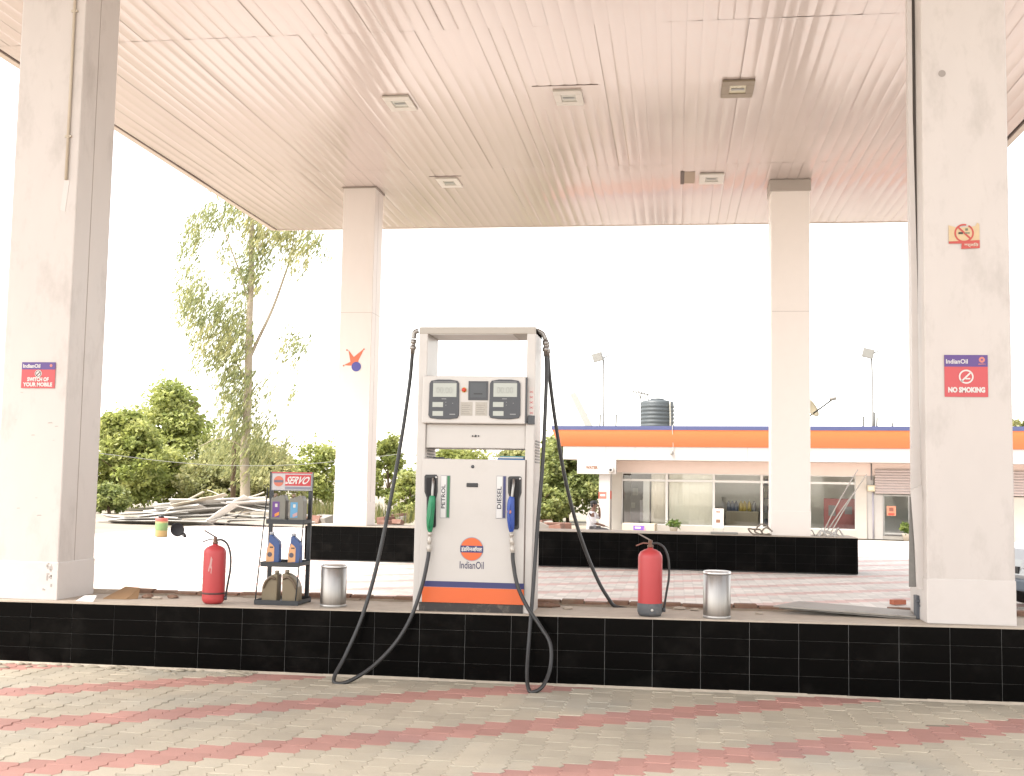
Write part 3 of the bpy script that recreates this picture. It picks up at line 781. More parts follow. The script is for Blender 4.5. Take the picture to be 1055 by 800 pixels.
    mb = MB(); mb.lathe([(R*1.06, 0), (R*1.06, .002)], c, 48, axis=-Y_, smooth=False); em = mb.build('emblem', mat('emblem_ring', (.33,.33,.38), .5), dr)
    mb = MB(); disc(mb, c+Vector((0, -.0028, 0)), X, Z, R, 0, 48); mb.build('emblem_disc', M_orange, em)
    mb = MB(); hh = R*.30; ww = R*1.02
    mb.box(c+Vector((-ww, -.0042, -hh)), c+Vector((ww, -.0032, hh))); mb.build('emblem_band', M_navy, em)
    mb = MB(); text(mb, 'इंडियनऑयल', c+Vector((-R*.93, -.0052, -hh*.78)), (R*1.86, 0, 0), (0, 0, hh*1.6), 0, .03, .02); mb.build('lettering', M_sigtext, em)
    mb = MB(); a = dp_(473.5, 586, .001); b = dp_(498.5, 579, .001)
    text(mb, 'IndianOil', a, (b.x-a.x, 0, 0), (0, 0, b.z-a.z), 0, .012); mb.build('lettering', mat('letter_navy', (.05,.05,.12), .5), dr)
    # fuel name plates
    for (word, wx0, wx1, sx0, sx1, m, yy0, yy1) in (('PETROL', 453.2, 459.9, 459.9, 464, M_dgreen, 490, 534), ('DIESEL', 510.8, 517.8, 517.8, 521.6, M_navy, 490.5, 534.5)):
        pb = pd('fuel_plate', min(wx0, sx0), yy0, max(wx1, sx1), yy1, mat('plate_edge', (.4,.4,.42), .5), dr, .004, .004, .001)
        pd('plate_face', wx0+.4, yy0+.6, wx1, yy1-.6, M_white, pb, .0055, .0012)
        pd('colour_strip', sx0, yy0+.6, sx1-.4, yy1-.6, m, pb, .0055, .0012)
        a = dp_(wx0+1.1, yy1-10, .0065); b = dp_(wx1-1.0, yy0+9.5 if word == 'PETROL' else yy0+11, .0065)
        mb = MB(); text(mb, word, (b.x, a.y, a.z), (0, 0, b.z-a.z), (a.x-b.x, 0, 0), 0, .02); mb.build('lettering', mat('letter_black', (.03,.035,.05), .5), pb)
    # nozzle boots
    def boot(pts, nm):
        mb = MB(); mb.prism([dp_(x, y, .010) for x, y in pts], (0, .009, 0)); o = mb.build(nm, M_black, dr, bevel=.003)
        mb = MB(); q = [((x-sum(p[0] for p in pts)/len(pts))*.72+sum(p[0] for p in pts)/len(pts), (y-sum(p[1] for p in pts)/len(pts))*.88+sum(p[1] for p in pts)/len(pts)) for x, y in pts]
        mb.prism([dp_(x, y, .0112) for x, y in q], (0, .001, 0)); mb.build('recess', mat('recess_black', (.008,.008,.009), .7), o)
        return o
    b1 = boot([(437.2, 507), (439.4, 513), (439.4, 542), (441, 543.8), (448, 543.8), (449.2, 542), (449.2, 514), (450.8, 507), (450.8, 491), (449.5, 489.2), (438.5, 489.2), (437.2, 491)][::1], 'nozzle_boot')
    b2 = boot([(523.3, 508), (525.5, 514), (525.5, 544), (527, 545.6), (533.5, 545.6), (534.6, 544), (535.2, 514), (537.2, 508), (537.2, 492.5), (536, 491), (524.6, 491), (523.3, 492.5)], 'nozzle_boot')
    for (px, py, par) in ((449.5, 492, b1), (535.8, 493.5, b2)):
        mb = MB(); mb.lathe([(.008, 0), (.008, .004), (0, .005)], dp_(px, py, .0115), 12, axis=-Y_); mb.build('rivet', M_white, par)
    # nozzles: spout up, body, guard, swivel
    def nozzle(path, spout, swiv, m, blue):
        yq = .055
        n = MB()
        pts = [dp_(x, y, yq+k) for x, y, k in path]
        n.tube(pts, lambda s: .019+.014*math.sin(math.pi*min(1, s*1.05))**.7, 12)
        nz = n.build('nozzle', m, t)
        n = MB()
        g0 = pts[1]; n.tube([pts[1]+Vector((.004, -.02, .0)), pts[2]+Vector((.012 if not blue else -.012, -.062, 0)), pts[3]+Vector((0, -.055, 0)), pts[-1]+Vector((0, -.015, .02))], .0065, 8)
        n.build('lever_guard', m, nz)
        n = MB(); n.tube([dp_(x, y, yq*k) for x, y, k in spout], .0125, 10); n.build('spout', M_steel, nz)
        n = MB()
        q0, q1 = dp_(*swiv[0], yq-.01), dp_(*swiv[1], yq-.01)
        d = q1-q0
        prof = []
        L_ = d.length
        for i, (r, s) in enumerate(((.020, 0), (.020, .16), (.014, .18), (.014, .26), (.0195, .3), (.0195, .52), (.013, .56), (.013, .62), (.021, .66), (.021, .84), (.016, .88), (.016, 1))): prof.append((r, s*L_))
        n.lathe(prof, q0, 14, 0, axis=d); n.build('swivel', mat('swivel_pale', (.58,.54,.48), .3, metal=.3), nz)
        return nz
    nz1 = nozzle([(445.5, 511, .0), (445, 517, .002), (443.5, 530, .003), (443, 541, 0), (443, 548, -.005)], [(446.3, 493, .15), (446.2, 499, .7), (445.6, 507, .95), (445.5, 512.5, 1)], [(443, 548), (441.8, 571)], M_green, False)
    nz2 = nozzle([(527.5, 512, .0), (526.5, 518, .002), (526.2, 530, .003), (526.6, 541, 0), (526.9, 548, -.005)], [(529.5, 494, .15), (529, 500, .7), (528, 508, .95), (527.5, 513, 1)], [(526.9, 549), (528.3, 572)], M_blue, True)
    c = dp_(524.8, 527.5, .092); mb = MB(); mb.lathe([(.017, 0), (.016, .006), (0, .007)], c, 18, axis=-Y_); sb = mb.build('round_sticker', mat('sticker_salmon', (.75,.3,.22), .5), nz2)
    mb = MB(); disc(mb, c+Vector((0, -.0085, 0)), X, Z, .007); mb.build('sticker_mark', M_paper, sb)
    # hose outlets at the top of the mast
    def outlet(pts, y, r=.022):
        o = MB(); o.tube([atY(px, py, y) for px, py in pts[:3]], r, 12); ob = o.build('hose_outlet', mat('outlet_grey', (.42,.40,.37), .35, metal=.6), t)
        o = MB(); q0, q1 = atY(*pts[3], y), atY(*pts[4], y); d = q1-q0; l = d.length
        o.lathe([(.025, 0), (.025, .25*l), (.018, .3*l), (.018, .42*l), (.029, .48*l), (.029, .66*l), (.02, .72*l), (.02, l)], q0, 14, axis=d); o.build('coupling', M_steel, ob)
    outlet([(431, 341), (427, 343), (426.3, 349), (426.2, 350), (425, 365)], YD+.14)
    outlet([(553, 340.5), (559, 344), (562, 350), (561.7, 351), (562.5, 367)], YD+.14, .02)
    outlet([(553, 342), (560, 346), (563.5, 353), (563.2, 353), (564.5, 369)], YD+.4, .018)
    # hoses
    def hose(pts):
        mb = MB(); mb.tube([atY(px, py, y) for px, py, y in pts], .0165, 10, sub=8); mb.build('hose', M_rub, t)
    y0 = YD+.14
    hose([(425, 363, y0), (422, 395, y0), (414, 450, 9.95), (403, 512, 9.88), (389, 580, 9.79), (374, 633, 9.72), (357, 673, 9.62), (345, 696, 9.50), (346, 704, 9.44), (360, 702, 9.46), (385, 686, 9.55), (408, 662, 9.63), (424, 635, 9.69), (435, 603, 9.74), (440.5, 578, 9.78), (441.8, 569, 9.795)])
    hose([(562.5, 365, y0), (563, 390, y0), (559.5, 470, 9.95), (554, 540, 9.88), (549, 610, 9.79), (545, 660, 9.68), (543, 695, 9.52), (545, 711, 9.40), (551, 713, 9.38), (560, 706, 9.42), (567, 688, 9.52), (567, 664, 9.60), (557, 646, 9.66), (543, 625, 9.71), (533, 603, 9.75), (528.8, 580, 9.785), (528.2, 570, 9.795)])
    hose([(564.5, 367, YD+.4), (567, 395, YD+.42), (573, 440, YD+.47), (583, 497, YD+.55), (598, 553, YD+.62), (615, 596, YD+.66), (627, 617, YD+.68), (634, 625, YD+.70), (650, 628, YD+.73)])
    # flat booklets lying in the gap
    return t, z, YD, zc1
DT, dz_, YD, zc1 = dispenser()
mb = MB(); a = atY(513, 473, YD+.1); b = atY(541, 468.5, YD+.1)
mb.box((a.x, YD+.06, zc1), (b.x, YD+.36, zc1+.014), 0); mb.box((a.x+.004, YD+.062, zc1+.0145), (b.x-.01, YD+.35, zc1+.026), 1); mb.box((a.x+.02, YD+.08, zc1+.0265), (b.x-.002, YD+.34, zc1+.034), 2)
tag(mb.build('booklet', [mat('cover_blue', (.03,.16,.42), .5), M_paper, mat('cover_teal', (.05,.3,.36), .5)]), 'blue and white booklet lying in the open gap of the dispenser', 'booklet')
mb = MB(); a = atY(446, 472.5, YD+.1); b = atY(462, 471.6, YD+.1)
mb.box((a.x, YD+.1, zc1), (b.x, YD+.22, zc1+.008)); mb.lathe([(.006, 0), (.006, .1)], (a.x+.01, YD+.06, zc1+.012), 8, axis=X)
tag(mb.build('clipboard', M_dgrey, bevel=.002), 'thin dark clipboard lying at the left of the dispenser gap', 'clipboard')

# ------------------------------------------------------------------ fire extinguishers
def extinguisher(px, pybot, pytop, wpx, Y, label, skirt):
    base = atY(px, pybot, Y); zt_ = topz(base.x)+.001
    s = F/ (base-EYE).dot(fw)
    r = wpx/2/s; hb = (pybot-pytop)/s
    t = thing('fire_extinguisher', label, 'fire extinguisher', (base.x, Y, zt_), 'red fire extinguishers on the island')
    c = Vector((base.x, Y, zt_))
    mb = MB()
    mb.lathe([(r*.55, 0), (r*.8, .006), (r*.97, .03), (r, .05), (r, hb*.86), (r*.97, hb*.905), (r*.82, hb*.95), (r*.5, hb*.985), (r*.24, hb), (r*.22, hb+.01)], c, 32)
    mb.build('cylinder', M_red, t)
    if skirt:
        mb = MB(); mb.lathe([(r*.6, .0005), (r*.9, .004), (r*1.03, .03), (r*1.04, .1), (r*1.015, .106)], c, 32); mb.build('skirt', mat('skirt_grey', (.11,.12,.13), .6, dirt=(.3,.27,.24), dscale=8, damt=.6), t)
        mb = MB(); mb.lathe([(.012, 0), (.008, .004), (0, .005)], c+Vector((r*.2, -r*1.03, .055)), 10, axis=-Y_); mb.build('drain_bolt', M_paper, t)
    else:
        mb = MB(); mb.lathe([(r*1.012, .085), (r*1.02, .087), (r*1.02, .1), (r*1.012, .102)], c, 32); mb.build('band', mat('band_dark', (.1,.03,.03), .5), t)
        for (u, v, ww, hh) in ((.05, .70, .014, .06), (-.1, .60, .008, .03), (.12, .58, .006, .04)):
            mb = MB(); p = c+Vector((u*r, -r*math.sqrt(1-u*u)-.0012, hb*v)); mb.prism([p+Vector((-ww, .0, -hh*.6)), p+Vector((ww*.3, 0, -hh*.8)), p+Vector((ww, 0, hh*.6)), p+Vector((0, 0, hh))], (0, .001, 0)); mb.build('scratch', mat('scratch_pink', (.62,.35,.33), .6), t)
    mb = MB(); zt2 = hb+.01
    mb.lathe([(r*.25, zt2), (r*.25, zt2+.018), (r*.17, zt2+.022), (r*.17, zt2+.06), (.004, zt2+.064)], c, 16); mb.build('valve', mat('valve_brass', (.25,.14,.1), .4, metal=.4), t)
    mb = MB(); q = c+Vector((0, 0, zt2+.04))
    def lever(dx0, dz0, dx1, dz1, wv):
        a = q+Vector((dx0, 0, dz0)); b = q+Vector((dx1, 0, dz1)); n = Vector((-(b-a).z, 0, (b-a).x)).normalized()*.005
        mb.prism([a-n+Vector((0, -wv, 0)), b-n+Vector((0, -wv, 0)), b+n+Vector((0, -wv, 0)), a+n+Vector((0, -wv, 0))], (0, 2*wv, 0))
    lever(.015, .012, -.105, .075, .011); mb.build('lever', M_dgrey if not skirt else mat('lever_worn', (.3,.24,.21), .5), t, bevel=.002)
    mb = MB(); lever(.01, -.008, -.06, -.004, .010); lever(-.06, -.004, -.12, -.028, .010); mb.build('carry_handle', M_dgrey if not skirt else mat('handle_rust', (.28,.1,.07), .5), t, bevel=.002)
    mb = MB(); k = r/.1
    H0 = hb
    mb.tube([q+Vector((.01, 0, -.01)), q+Vector((.06, -.005, -.004)), q+Vector((.115, -.01, -.04)), q+Vector((.15, -.015, -.13)), c+Vector((r+.055, -.015, H0*.6)), c+Vector((r+.035, -.01, H0*.35)), c+Vector((r+.018, -.005, H0*.14)), c+Vector((r+.015, -.004, .05))], .0095, 10, sub=8)
    mb.build('discharge_hose', M_rub, t)
    mb = MB(); mb.lathe([(.0135, 0), (.0135, .035)], c+Vector((r+.015, -.004, .035)), 10); mb.build('hose_nozzle', M_dgrey, t)
extinguisher(219.5, 621, 561, 23, 9.98, 'red fire extinguisher with thin dark band, left of the bottle rack', False)
extinguisher(669.5, 636.5, 568, 25, 9.95, 'red fire extinguisher with dark grey skirt, right of the dispenser', True)

# ------------------------------------------------------------------ steel bins
def bin_(px, pybot, pytop, wpx, Y, label):
    base = atY(px, pybot, Y); zt_ = topz(base.x)+.001; s = F/(base-EYE).dot(fw)
    r = wpx/2/s; h = (pybot-pytop)/s
    c = Vector((base.x, Y, zt_))
    t = thing('steel_bin', label, 'bin', c, 'steel bins on the island')
    mb = MB(); mb.lathe([(r*.98, 0), (r, .01), (r, h-.03), (r*.97, h-.028), (r*.95, h-.06), (r*.9, h-.06)], c, 40); mb.build('body', M_steel, t)
    mb = MB(); mb.lathe([(r*1.02, h-.027), (r*1.03, h-.02), (r*1.0, h-.004), (r*.9, h), (r*.3, h+.004), (0, h+.004)], c, 40); mb.build('lid', mat('lid_steel', (.75,.74,.72), .3, metal=.8), t)
    mb = MB(); mb.lathe([(r*1.012, 0), (r*1.02, .002), (r*1.02, .018), (r*1.005, .022)], c, 40); mb.build('base_ring', M_alu, t)
bin_(343, 627, 584, 26.5, 10.02, 'brushed steel bin between the bottle rack and the dispenser')
bin_(738.5, 639, 591, 28, 9.93, 'brushed steel bin alone to the right of the grey-skirted extinguisher')

# ------------------------------------------------------------------ bottle rack
RF, RB = 9.98, 10.36       # front and back feet
def rack():
    zb = topz(-3.4)+.001
    bl = atY(262, 622, RF); br_ = atY(307, 622, RF)
    t = thing('bottle_rack', 'black wire bottle rack with a red header sign on the island', 'display rack', ((bl.x+br_.x)/2, (RF+RB)/2, zb))
    lean = .05
    iron = mat('black_iron', (.03,.035,.04), .5)
    BL0 = atY(278.5, 600, RB).x; BR0 = atY(316, 612, RB).x
    zT = atY(300, 486.5, RB+lean).z
    TL = atY(280.5, 487, RB+lean).x; TR = atY(321, 488, RB+lean).x
    for (x0, x1) in ((BL0-.01, TL), (BR0, TR)):
        mb = MB(); 
        A = Vector((x0, RB, zb)); B = Vector((x1, RB+lean, zT)); w_ = .017
        mb.prism([A+Vector((-w_, -w_, 0)), A+Vector((w_, -w_, 0)), B+Vector((w_, -w_, 0)), B+Vector((-w_, -w_, 0))], (0, 2*w_, 0)); mb.build('back_post', iron, t, bevel=.003)
    def frontx(px, py, Y): return atY(px, py, Y)
    z1 = atY(296, 537, RF+.16).z; z2 = atY(291, 581, RF+.07).z
    for (f0, f1) in (((262.5, 622), (276, 502)), ((304, 621), (312.5, 540))):
        A = atY(*f0, RF); A.z = zb; B = atY(*f1, RF+.22)
        mb = MB(); mb.cyl(A, B, .006, n=8); mb.build('front_rod', iron, t)
    def shelf(zc, xa, xb, ya, yb, nm='shelf'):
        mb = MB(); mb.box((xa, ya, zc-.012), (xb, yb, zc-.006)); mb.box((xa, ya-.004, zc-.03), (xb, ya, zc+.012)); mb.box((xa, yb, zc-.03), (xb, yb+.004, zc+.02))
        mb.box((xa-.004, ya, zc-.02), (xa, yb, zc+.012)); mb.box((xb, ya, zc-.02), (xb+.004, yb, zc+.012)); mb.build(nm, iron, t)
    s1 = (atY(274.5, 537, RF+.16).x, atY(313, 537, RF+.16).x); s2 = (atY(268.5, 581, RF+.07).x, atY(308.5, 581, RF+.07).x)
    shelf(z1, s1[0], s1[1], RF+.16, RB-.02); shelf(z2, s2[0], s2[1], RF+.07, RB-.02)
    shelf(zb+.03, bl.x, br_.x, RF, RB-.02, 'base_tray')
    # header
    a = atY(279, 505.5, RB-.0); b = atY(321.5, 487, RB+.0)
    yh = RB+.01
    mb = MB(); mb.box((a.x, yh, a.z), (b.x, yh+.02, b.z)); hb = mb.build('header_board', mat('header_grey', (.35,.36,.39), .5), t, bevel=.003)
    def R_(u, v, k): return Vector((a.x+(b.x-a.x)*u, yh-k, a.z+(b.z-a.z)*v))
    def slab(nm, u0, v0, u1, v1, m, k, par=hb):
        mb = MB(); mb.box(R_(u0, v0, k), R_(u1, v1, k)+Vector((0, .001, 0))); return mb.build(nm, m, par)
    slab('header_face', .03, .04, .97, .9, mat('header_pale', (.62,.60,.60), .5), .0015)
    slab('header_edge', 0, .93, 1, 1.0, M_signred, .0015)
    slab('red_panel', .34, .27, .97, .86, mat('header_red', (.62,.05,.06), .5), .003)
    slab('slogan_strip', .34, .08, .97, .22, mat('strip_grey', (.28,.29,.36), .5), .003)
    mb = MB(); p = R_(.38, .36, .0045); q = R_(.93, .77, .0045); text(mb, 'SERVO', p, (q.x-p.x, 0, 0), (0, 0, q.z-p.z), 0, .03, .18); mb.build('lettering', M_sigtext, hb)
    mb = MB(); disc(mb, R_(.18, .5, .003), X, Z, (b.z-a.z)*.28); em = mb.build('emblem', mat('crest_orange2', (.72,.2,.12), .5), hb)
    mb = MB(); p = R_(.18, .5, .0045); mb.box(p+Vector((-.043, 0, -.011)), p+Vector((.043, .001, .011))); mb.build('emblem_band', mat('crest_grey', (.16,.16,.22), .5), em)
    return z1, z2, zb, hb
z1, z2, zb, _ = rack()
def canister(px0, px1, py0, py1, Y, zbase, label, m_label, m_spot):
    a = atY(px0, py1, Y); b = atY(px1, py0, Y); wv = b.x-a.x; h = (b.z-a.z)
    x0 = a.x; t = thing('oil_can', label, 'oil can', (x0+wv/2, Y+.05, zbase+.001), 'grey oil cans on the top shelf'); zb_ = zbase+.001
    mb = MB()
    sh = [(0.03, 0), (.97, 0), (1, .04), (1, .78), (.93, .93), (.86, 1), (.62, 1), (.56, .95), (.34, .95), (.32, .9), (.06, .9), (.0, .82), (0, .04)]
    mb.prism([(x0+wv*u, Y, zb_+h*.95*v) for u, v in sh], (0, .1, 0)); mb.build('body', mat('can_grey', (.22,.215,.18), .45, vary=.1), t, bevel=.008)
    mb = MB(); mb.lathe([(.017, 0), (.017, .03), (.013, .034), (0, .034)], (x0+wv*.2, Y+.05, zb_+h*.95*.9), 14); mb.build('cap', mat('cap_brown', (.3,.2,.14), .5), t)
    mb = MB(); mb.box((x0+wv*.12, Y-.0018, zb_+h*.12), (x0+wv*.6, Y-.0006, zb_+h*.7)); lb = mb.build('label', m_label, t)
    mb = MB(); mb.prism([(x0+wv*.3, Y-.003, zb_+h*.13), (x0+wv*.59, Y-.003, zb_+h*.2), (x0+wv*.59, Y-.003, zb_+h*.33), (x0+wv*.28, Y-.003, zb_+h*.24)], (0, .001, 0)); mb.build('label_spot', m_spot, lb)
    mb = MB(); mb.box((x0+wv*.3, Y-.003, zb_+h*.5), (x0+wv*.46, Y-.002, zb_+h*.62)); mb.build('label_mark', M_paper, lb)
canister(278.5, 294.5, 508, 535.5, RF+.2, z1, 'grey oil can with purple label on the top shelf', mat('label_purple', (.15,.05,.27), .5), mat('spot_orange', (.8,.3,.05), .5))
canister(297, 313.3, 508.5, 535.5, RF+.2, z1, 'grey oil can with light blue label on the top shelf', mat('label_sky', (.13,.37,.6), .5), mat('spot_pink', (.6,.36,.36), .5))
def oil_bottle(px0, px1, py0, py1, Y, zbase, label):
    a = atY(px0, py1, Y); b = atY(px1, py0, Y); wv = b.x-a.x; h = b.z-a.z; x0 = a.x; zb_ = zbase+.001
    t = thing('oil_bottle', label, 'oil bottle', (x0+wv/2, Y+.04, zb_), 'blue oil bottles on the middle shelf')
    mb = MB(); sh = [(.0, 0), (.95, 0), (1, .04), (1, .62), (.95, .72), (.5, .9), (.47, .93), (.2, .93), (.18, .74), (.06, .5), (0, .3)]
    mb.prism([(x0+wv*u, Y, zb_+h*v) for u, v in sh], (0, .07, 0)); mb.build('body', mat('bottle_blue', (.035,.09,.27), .35), t, bevel=.008)
    mb = MB(); mb.lathe([(.021, 0), (.021, .02), (.018, .024), (0, .024)], (x0+wv*.33, Y+.035, zb_+h*.935), 14); mb.build('cap', mat('cap_silver', (.5,.52,.55), .4), t)
    mb = MB(); sh = [(.03, .03), (.62, .05), (.62, .52), (.5, .6), (.25, .68), (.16, .55), (.06, .36)]
    mb.prism([(x0+wv*u, Y-.0018, zb_+h*v) for u, v in sh], (0, .0012, 0)); lb = mb.build('label', mat('label_orange', (.78,.42,.2), .5), t)
    mb = MB(); disc(mb, (x0+wv*.3, Y-.003, zb_+h*.28), X, Z, .022, n=14); mb.build('label_picture', mat('label_dark', (.1,.09,.12), .5), lb)
    mb = MB(); mb.box((x0+wv*.28, Y-.003, zb_+h*.5), (x0+wv*.54, Y-.002, zb_+h*.545)); mb.build('label_mark', M_black, lb)
oil_bottle(273.5, 288.3, 551, 581.5, RF+.12, z2, 'blue oil bottle with orange label, left one on the middle shelf')
oil_bottle(296, 310, 552.3, 582, RF+.12, z2, 'blue oil bottle with orange label, right one on the middle shelf')
def jug(px0, px1, py0, py1, Y, mir, label):
    a = atY(px0, py1, Y); b = atY(px1, py0, Y); wv = b.x-a.x; h = b.z-a.z; x0 = a.x; zb_ = zb+.025
    t = thing('oil_jug', label, 'oil jug', (x0+wv/2, Y+.06, zb_), 'brown oil jugs on the bottom tray')
    f = (lambda u: x0+wv*(1-u)) if mir else (lambda u: x0+wv*u)
    mb = MB(); sh = [(.06, 0), (.94, 0), (.97, .05), (1, .9), (.93, .93), (.7, .92), (.42, .84), (.16, .7), (.02, .5), (0, .3), (0, .06)]
    pts = [(f(u), Y, zb_+h*v) for u, v in sh]
    if mir: pts = pts[::-1]
    mb.prism(pts, (0, .12, 0)); mb.build('body', mat('jug_brown', (.23,.18,.105), .4, vary=.12, scale=10), t, bevel=.014)
    mb = MB(); mb.tube([(f(.9), Y-.004, zb_+h*.75), (f(.62), Y-.016, zb_+h*.82), (f(.3), Y-.012, zb_+h*.68), (f(.12), Y-.004, zb_+h*.45)], .011, 8); mb.build('handle', mat('jug_handle', (.17,.12,.075), .45), t)
    mb = MB(); mb.lathe([(.019, 0), (.019, .026), (.016, .03), (0, .03)], (f(.82), Y+.06, zb_+h*.925), 14); mb.build('cap', mat('jug_cap', (.3,.25,.18), .5), t)
jug(269, 286, 593, 623, RF+.05, False, 'brown oil jug with its sloping shoulder to the left, bottom tray')
jug(289.5, 307.5, 593, 624, RF+.05, True, 'brown oil jug with its sloping shoulder to the right, bottom tray')

# ------------------------------------------------------------------ bits lying on the island
mb = MB(); a = atY(118, 616.5, 10.2); b = atY(137, 606, 10.2); z = topz(a.x)
mb.prism([(a.x-.06, 10.1, z+.003), (b.x-.02, 10.12, z+.003), (b.x, 10.34, z+.085), (a.x+.02, 10.36, z+.09)], (0, .006, .006))
mb.prism([(b.x-.018, 10.12, z+.003), (b.x+.05, 10.2, z+.003), (b.x+.002, 10.34, z+.085)], (0, .005, .004))
tag(mb.build('cardboard_piece', mat('cardboard', (.36,.22,.11), .85, vary=.12)), 'folded brown cardboard piece on the island beside the left column', 'cardboard')
mb = MB(); a = atY(80, 616, 9.9); z = topz(-5.3)
mb.prism([(a.x, 9.86, z+.003), (a.x+.17, 9.86, z+.002), (a.x+.18, 9.9, z+.055), (a.x+.06, 9.905, z+.05)], (0, .004, .001))
tag(mb.build('paper_scrap', mat('white_scrap', (.78,.76,.74), .7)), 'crumpled white paper scrap at the foot of the left column', 'paper')
mb = MB(); a = atY(797, 630, 10.35); z = topz(1.4)
x0_, x1_ = a.x, 2.0
mb.prism([(x0_, 10.36, z+.055), (x1_, 10.2, z+.018), (x1_+.02, 10.55, z+.035), (x0_+.25, 10.7, z+.07)], (0, 0, .012))
mb.prism([(x0_+.05, 10.37, z+.042), (x1_, 10.19, z+.004), (x1_, 10.21, z+.016), (x0_+.05, 10.385, z+.053)], (0, .006, 0))
tag(mb.build('loose_metal_sheet', mat('sheet_grey', (.4,.37,.33), .5, metal=.2, vary=.15, dirt=(.16,.13,.1), dscale=3)), 'flat bent grey metal sheet lying before the right column', 'metal sheet')
rr = random.Random(21)
def stone(px, py, Y, s, m, label, group):
    p = atY(px, py, Y); z = topz(p.x)
    mb = MB(); n = 9
    mb.lathe([(0, 0), (s*.9, .001), (s, s*.3), (s*.7, s*.62), (s*.2, s*.7), (0, s*.7)], (p.x, Y, z), n, xs=rr.uniform(1, 1.6), ys=rr.uniform(.7, 1.1), smooth=False)
    for i, v in enumerate(mb.v): mb.v[i] = v+Vector((rr.gauss(0, s*.1), rr.gauss(0, s*.1), abs(rr.gauss(0, s*.05))))
    tag(mb.build('rubble_stone', m), label, 'stone', group)
for (px, Y, s) in ((152, 10.3, .05), (162, 10.25, .035), (178, 10.35, .045), (560, 10.4, .06), (571, 10.45, .045), (585, 10.3, .035), (700, 10.5, .04), (716, 10.45, .03), (782, 10.3, .03)):
    stone(px, 620, Y, s, M_brick if s > .04 else M_conc, 'small broken stone lying on the island kerb', 'broken stones on the island')
p = atZ(925, 626, 0)
mb = MB(); q = atZ(925, 623, 0.0)
mb.box((-.11, -.055, 0), (.11, .055, .07), 0, Matrix.Translation((q.x, q.y, 0)) @ Matrix.Rotation(.5, 4, 'Z'))
tag(mb.build('loose_brick', mat('fresh_brick', (.5,.16,.09), .9, vary=.2), bevel=.008), 'single orange-red brick on the paving behind the right column', 'brick')

# ------------------------------------------------------------------ shop building behind
BP = atZ(910, 556, 0); BP.z = 0
def solve_ang():
    best = None
    for k in range(-100, 250):
        a = math.radians(k*.1); d = Vector((math.cos(a), math.sin(a), 0)); n = Vector((math.sin(a), -math.cos(a), 0))
        zs = []
        for px in (575, 935):
            r = ray(px, 441); t = (BP-EYE).dot(n)/r.dot(n); zs.append((EYE+r*t).z)
        e = abs(zs[0]-zs[1])
        if best is None or e < best[0]: best = (e, a)
    return best[1]
BA = -solve_ang() if False else solve_ang()
BD = Vector((math.cos(BA), math.sin(BA), 0)); BN = Vector((-math.sin(BA), math.cos(BA), 0))   # along facade, into the building
def bl(px, py, off=0.):
    """photo px -> (u along facade, z) on the plane 'off' metres behind the shop front"""
    q = BP+BN*off; r = ray(px, py); t = (q-EYE).dot(BN)/r.dot(BN); p = EYE+r*t
    return ((p-BP).dot(BD), p.z)
BM = Matrix.Translation(BP) @ Matrix(((BD.x, BN.x, 0, 0), (BD.y, BN.y, 0, 0), (0, 0, 1, 0), (0, 0, 0, 1)))
def bb(mb, u0, v0, z0, u1, v1, z1, mi=0): mb.box((u0, v0, z0), (u1, v1, z1), mi, BM); return mb
def bprism(mb, pts, d, mi=0): mb.prism([BM @ Vector(p) for p in pts], (BM.to_3x3() @ Vector(d)), mi); return mb
def bpt(u, v, z): return BM @ Vector((u, v, z))
M_bwall = mat('shop_wall_cream', (.66,.6,.52), .7, vary=.05, dirt=(.5,.44,.37), dscale=1.2, damt=.4)
M_bpink = mat('shop_beam_pink', (.62,.5,.44), .7, vary=.05)
M_bwhite = mat('shop_white', (.56,.53,.49), .55)
M_frame = mat('window_frame_white', (.78,.76,.71), .45)
M_glass = glass_mat('window_glass', tint=(.97,.98,.97), refl=.8)
M_int = mat('shop_interior', (.88,.84,.74), .8)  # whitened base colour makes up for little light indoors
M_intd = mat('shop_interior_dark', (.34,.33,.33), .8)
OV = -1.15                      # eave overhang towards the forecourt
uL = bl(580, 470, OV)[0]; uR = 13.5
zf = lambda py: bl(760, py, OV)[1]
zw = lambda py: bl(760, py, 0)[1]
uw = lambda px, py=520, off=0.: bl(px, py, off)[0]
bt = thing('shop_building', 'low white shop with an orange and blue fascia and wide windows behind the forecourt', 'building', BP)
DEP = 7.0
zE = zf(475.2); zWt = zf(461.3); zO = zf(443.8); zB = zf(439.6)
mb = MB(); bb(mb, uL, OV, zE, uR, DEP, zWt); bb(mb, uL+.4, OV+.5, zWt+.001, uR, DEP, zO); mb.build('roof_slab', M_bwhite, bt)
mb = MB(); u567 = bl(569, 450, OV-.2)[0]; u574 = bl(575, 461, OV)[0]
# bulged fascia band
prof = []
for k in range(7):
    s = k/6; prof.append((OV-.02-.22*math.sin(s*math.pi/2)**.9, zWt+.004+(zO-zWt-.006)*s))
vs = []
for (v, z) in prof:
    s = (z-zWt)/(zO-zWt); vs.append(bpt(uL-.12-(uL-u567-.12)*s, v, z)); vs.append(bpt(uR, v, z))
mb.add(vs, [(2*k, 2*k+1, 2*k+3, 2*k+2) for k in range(6)], 0, True)
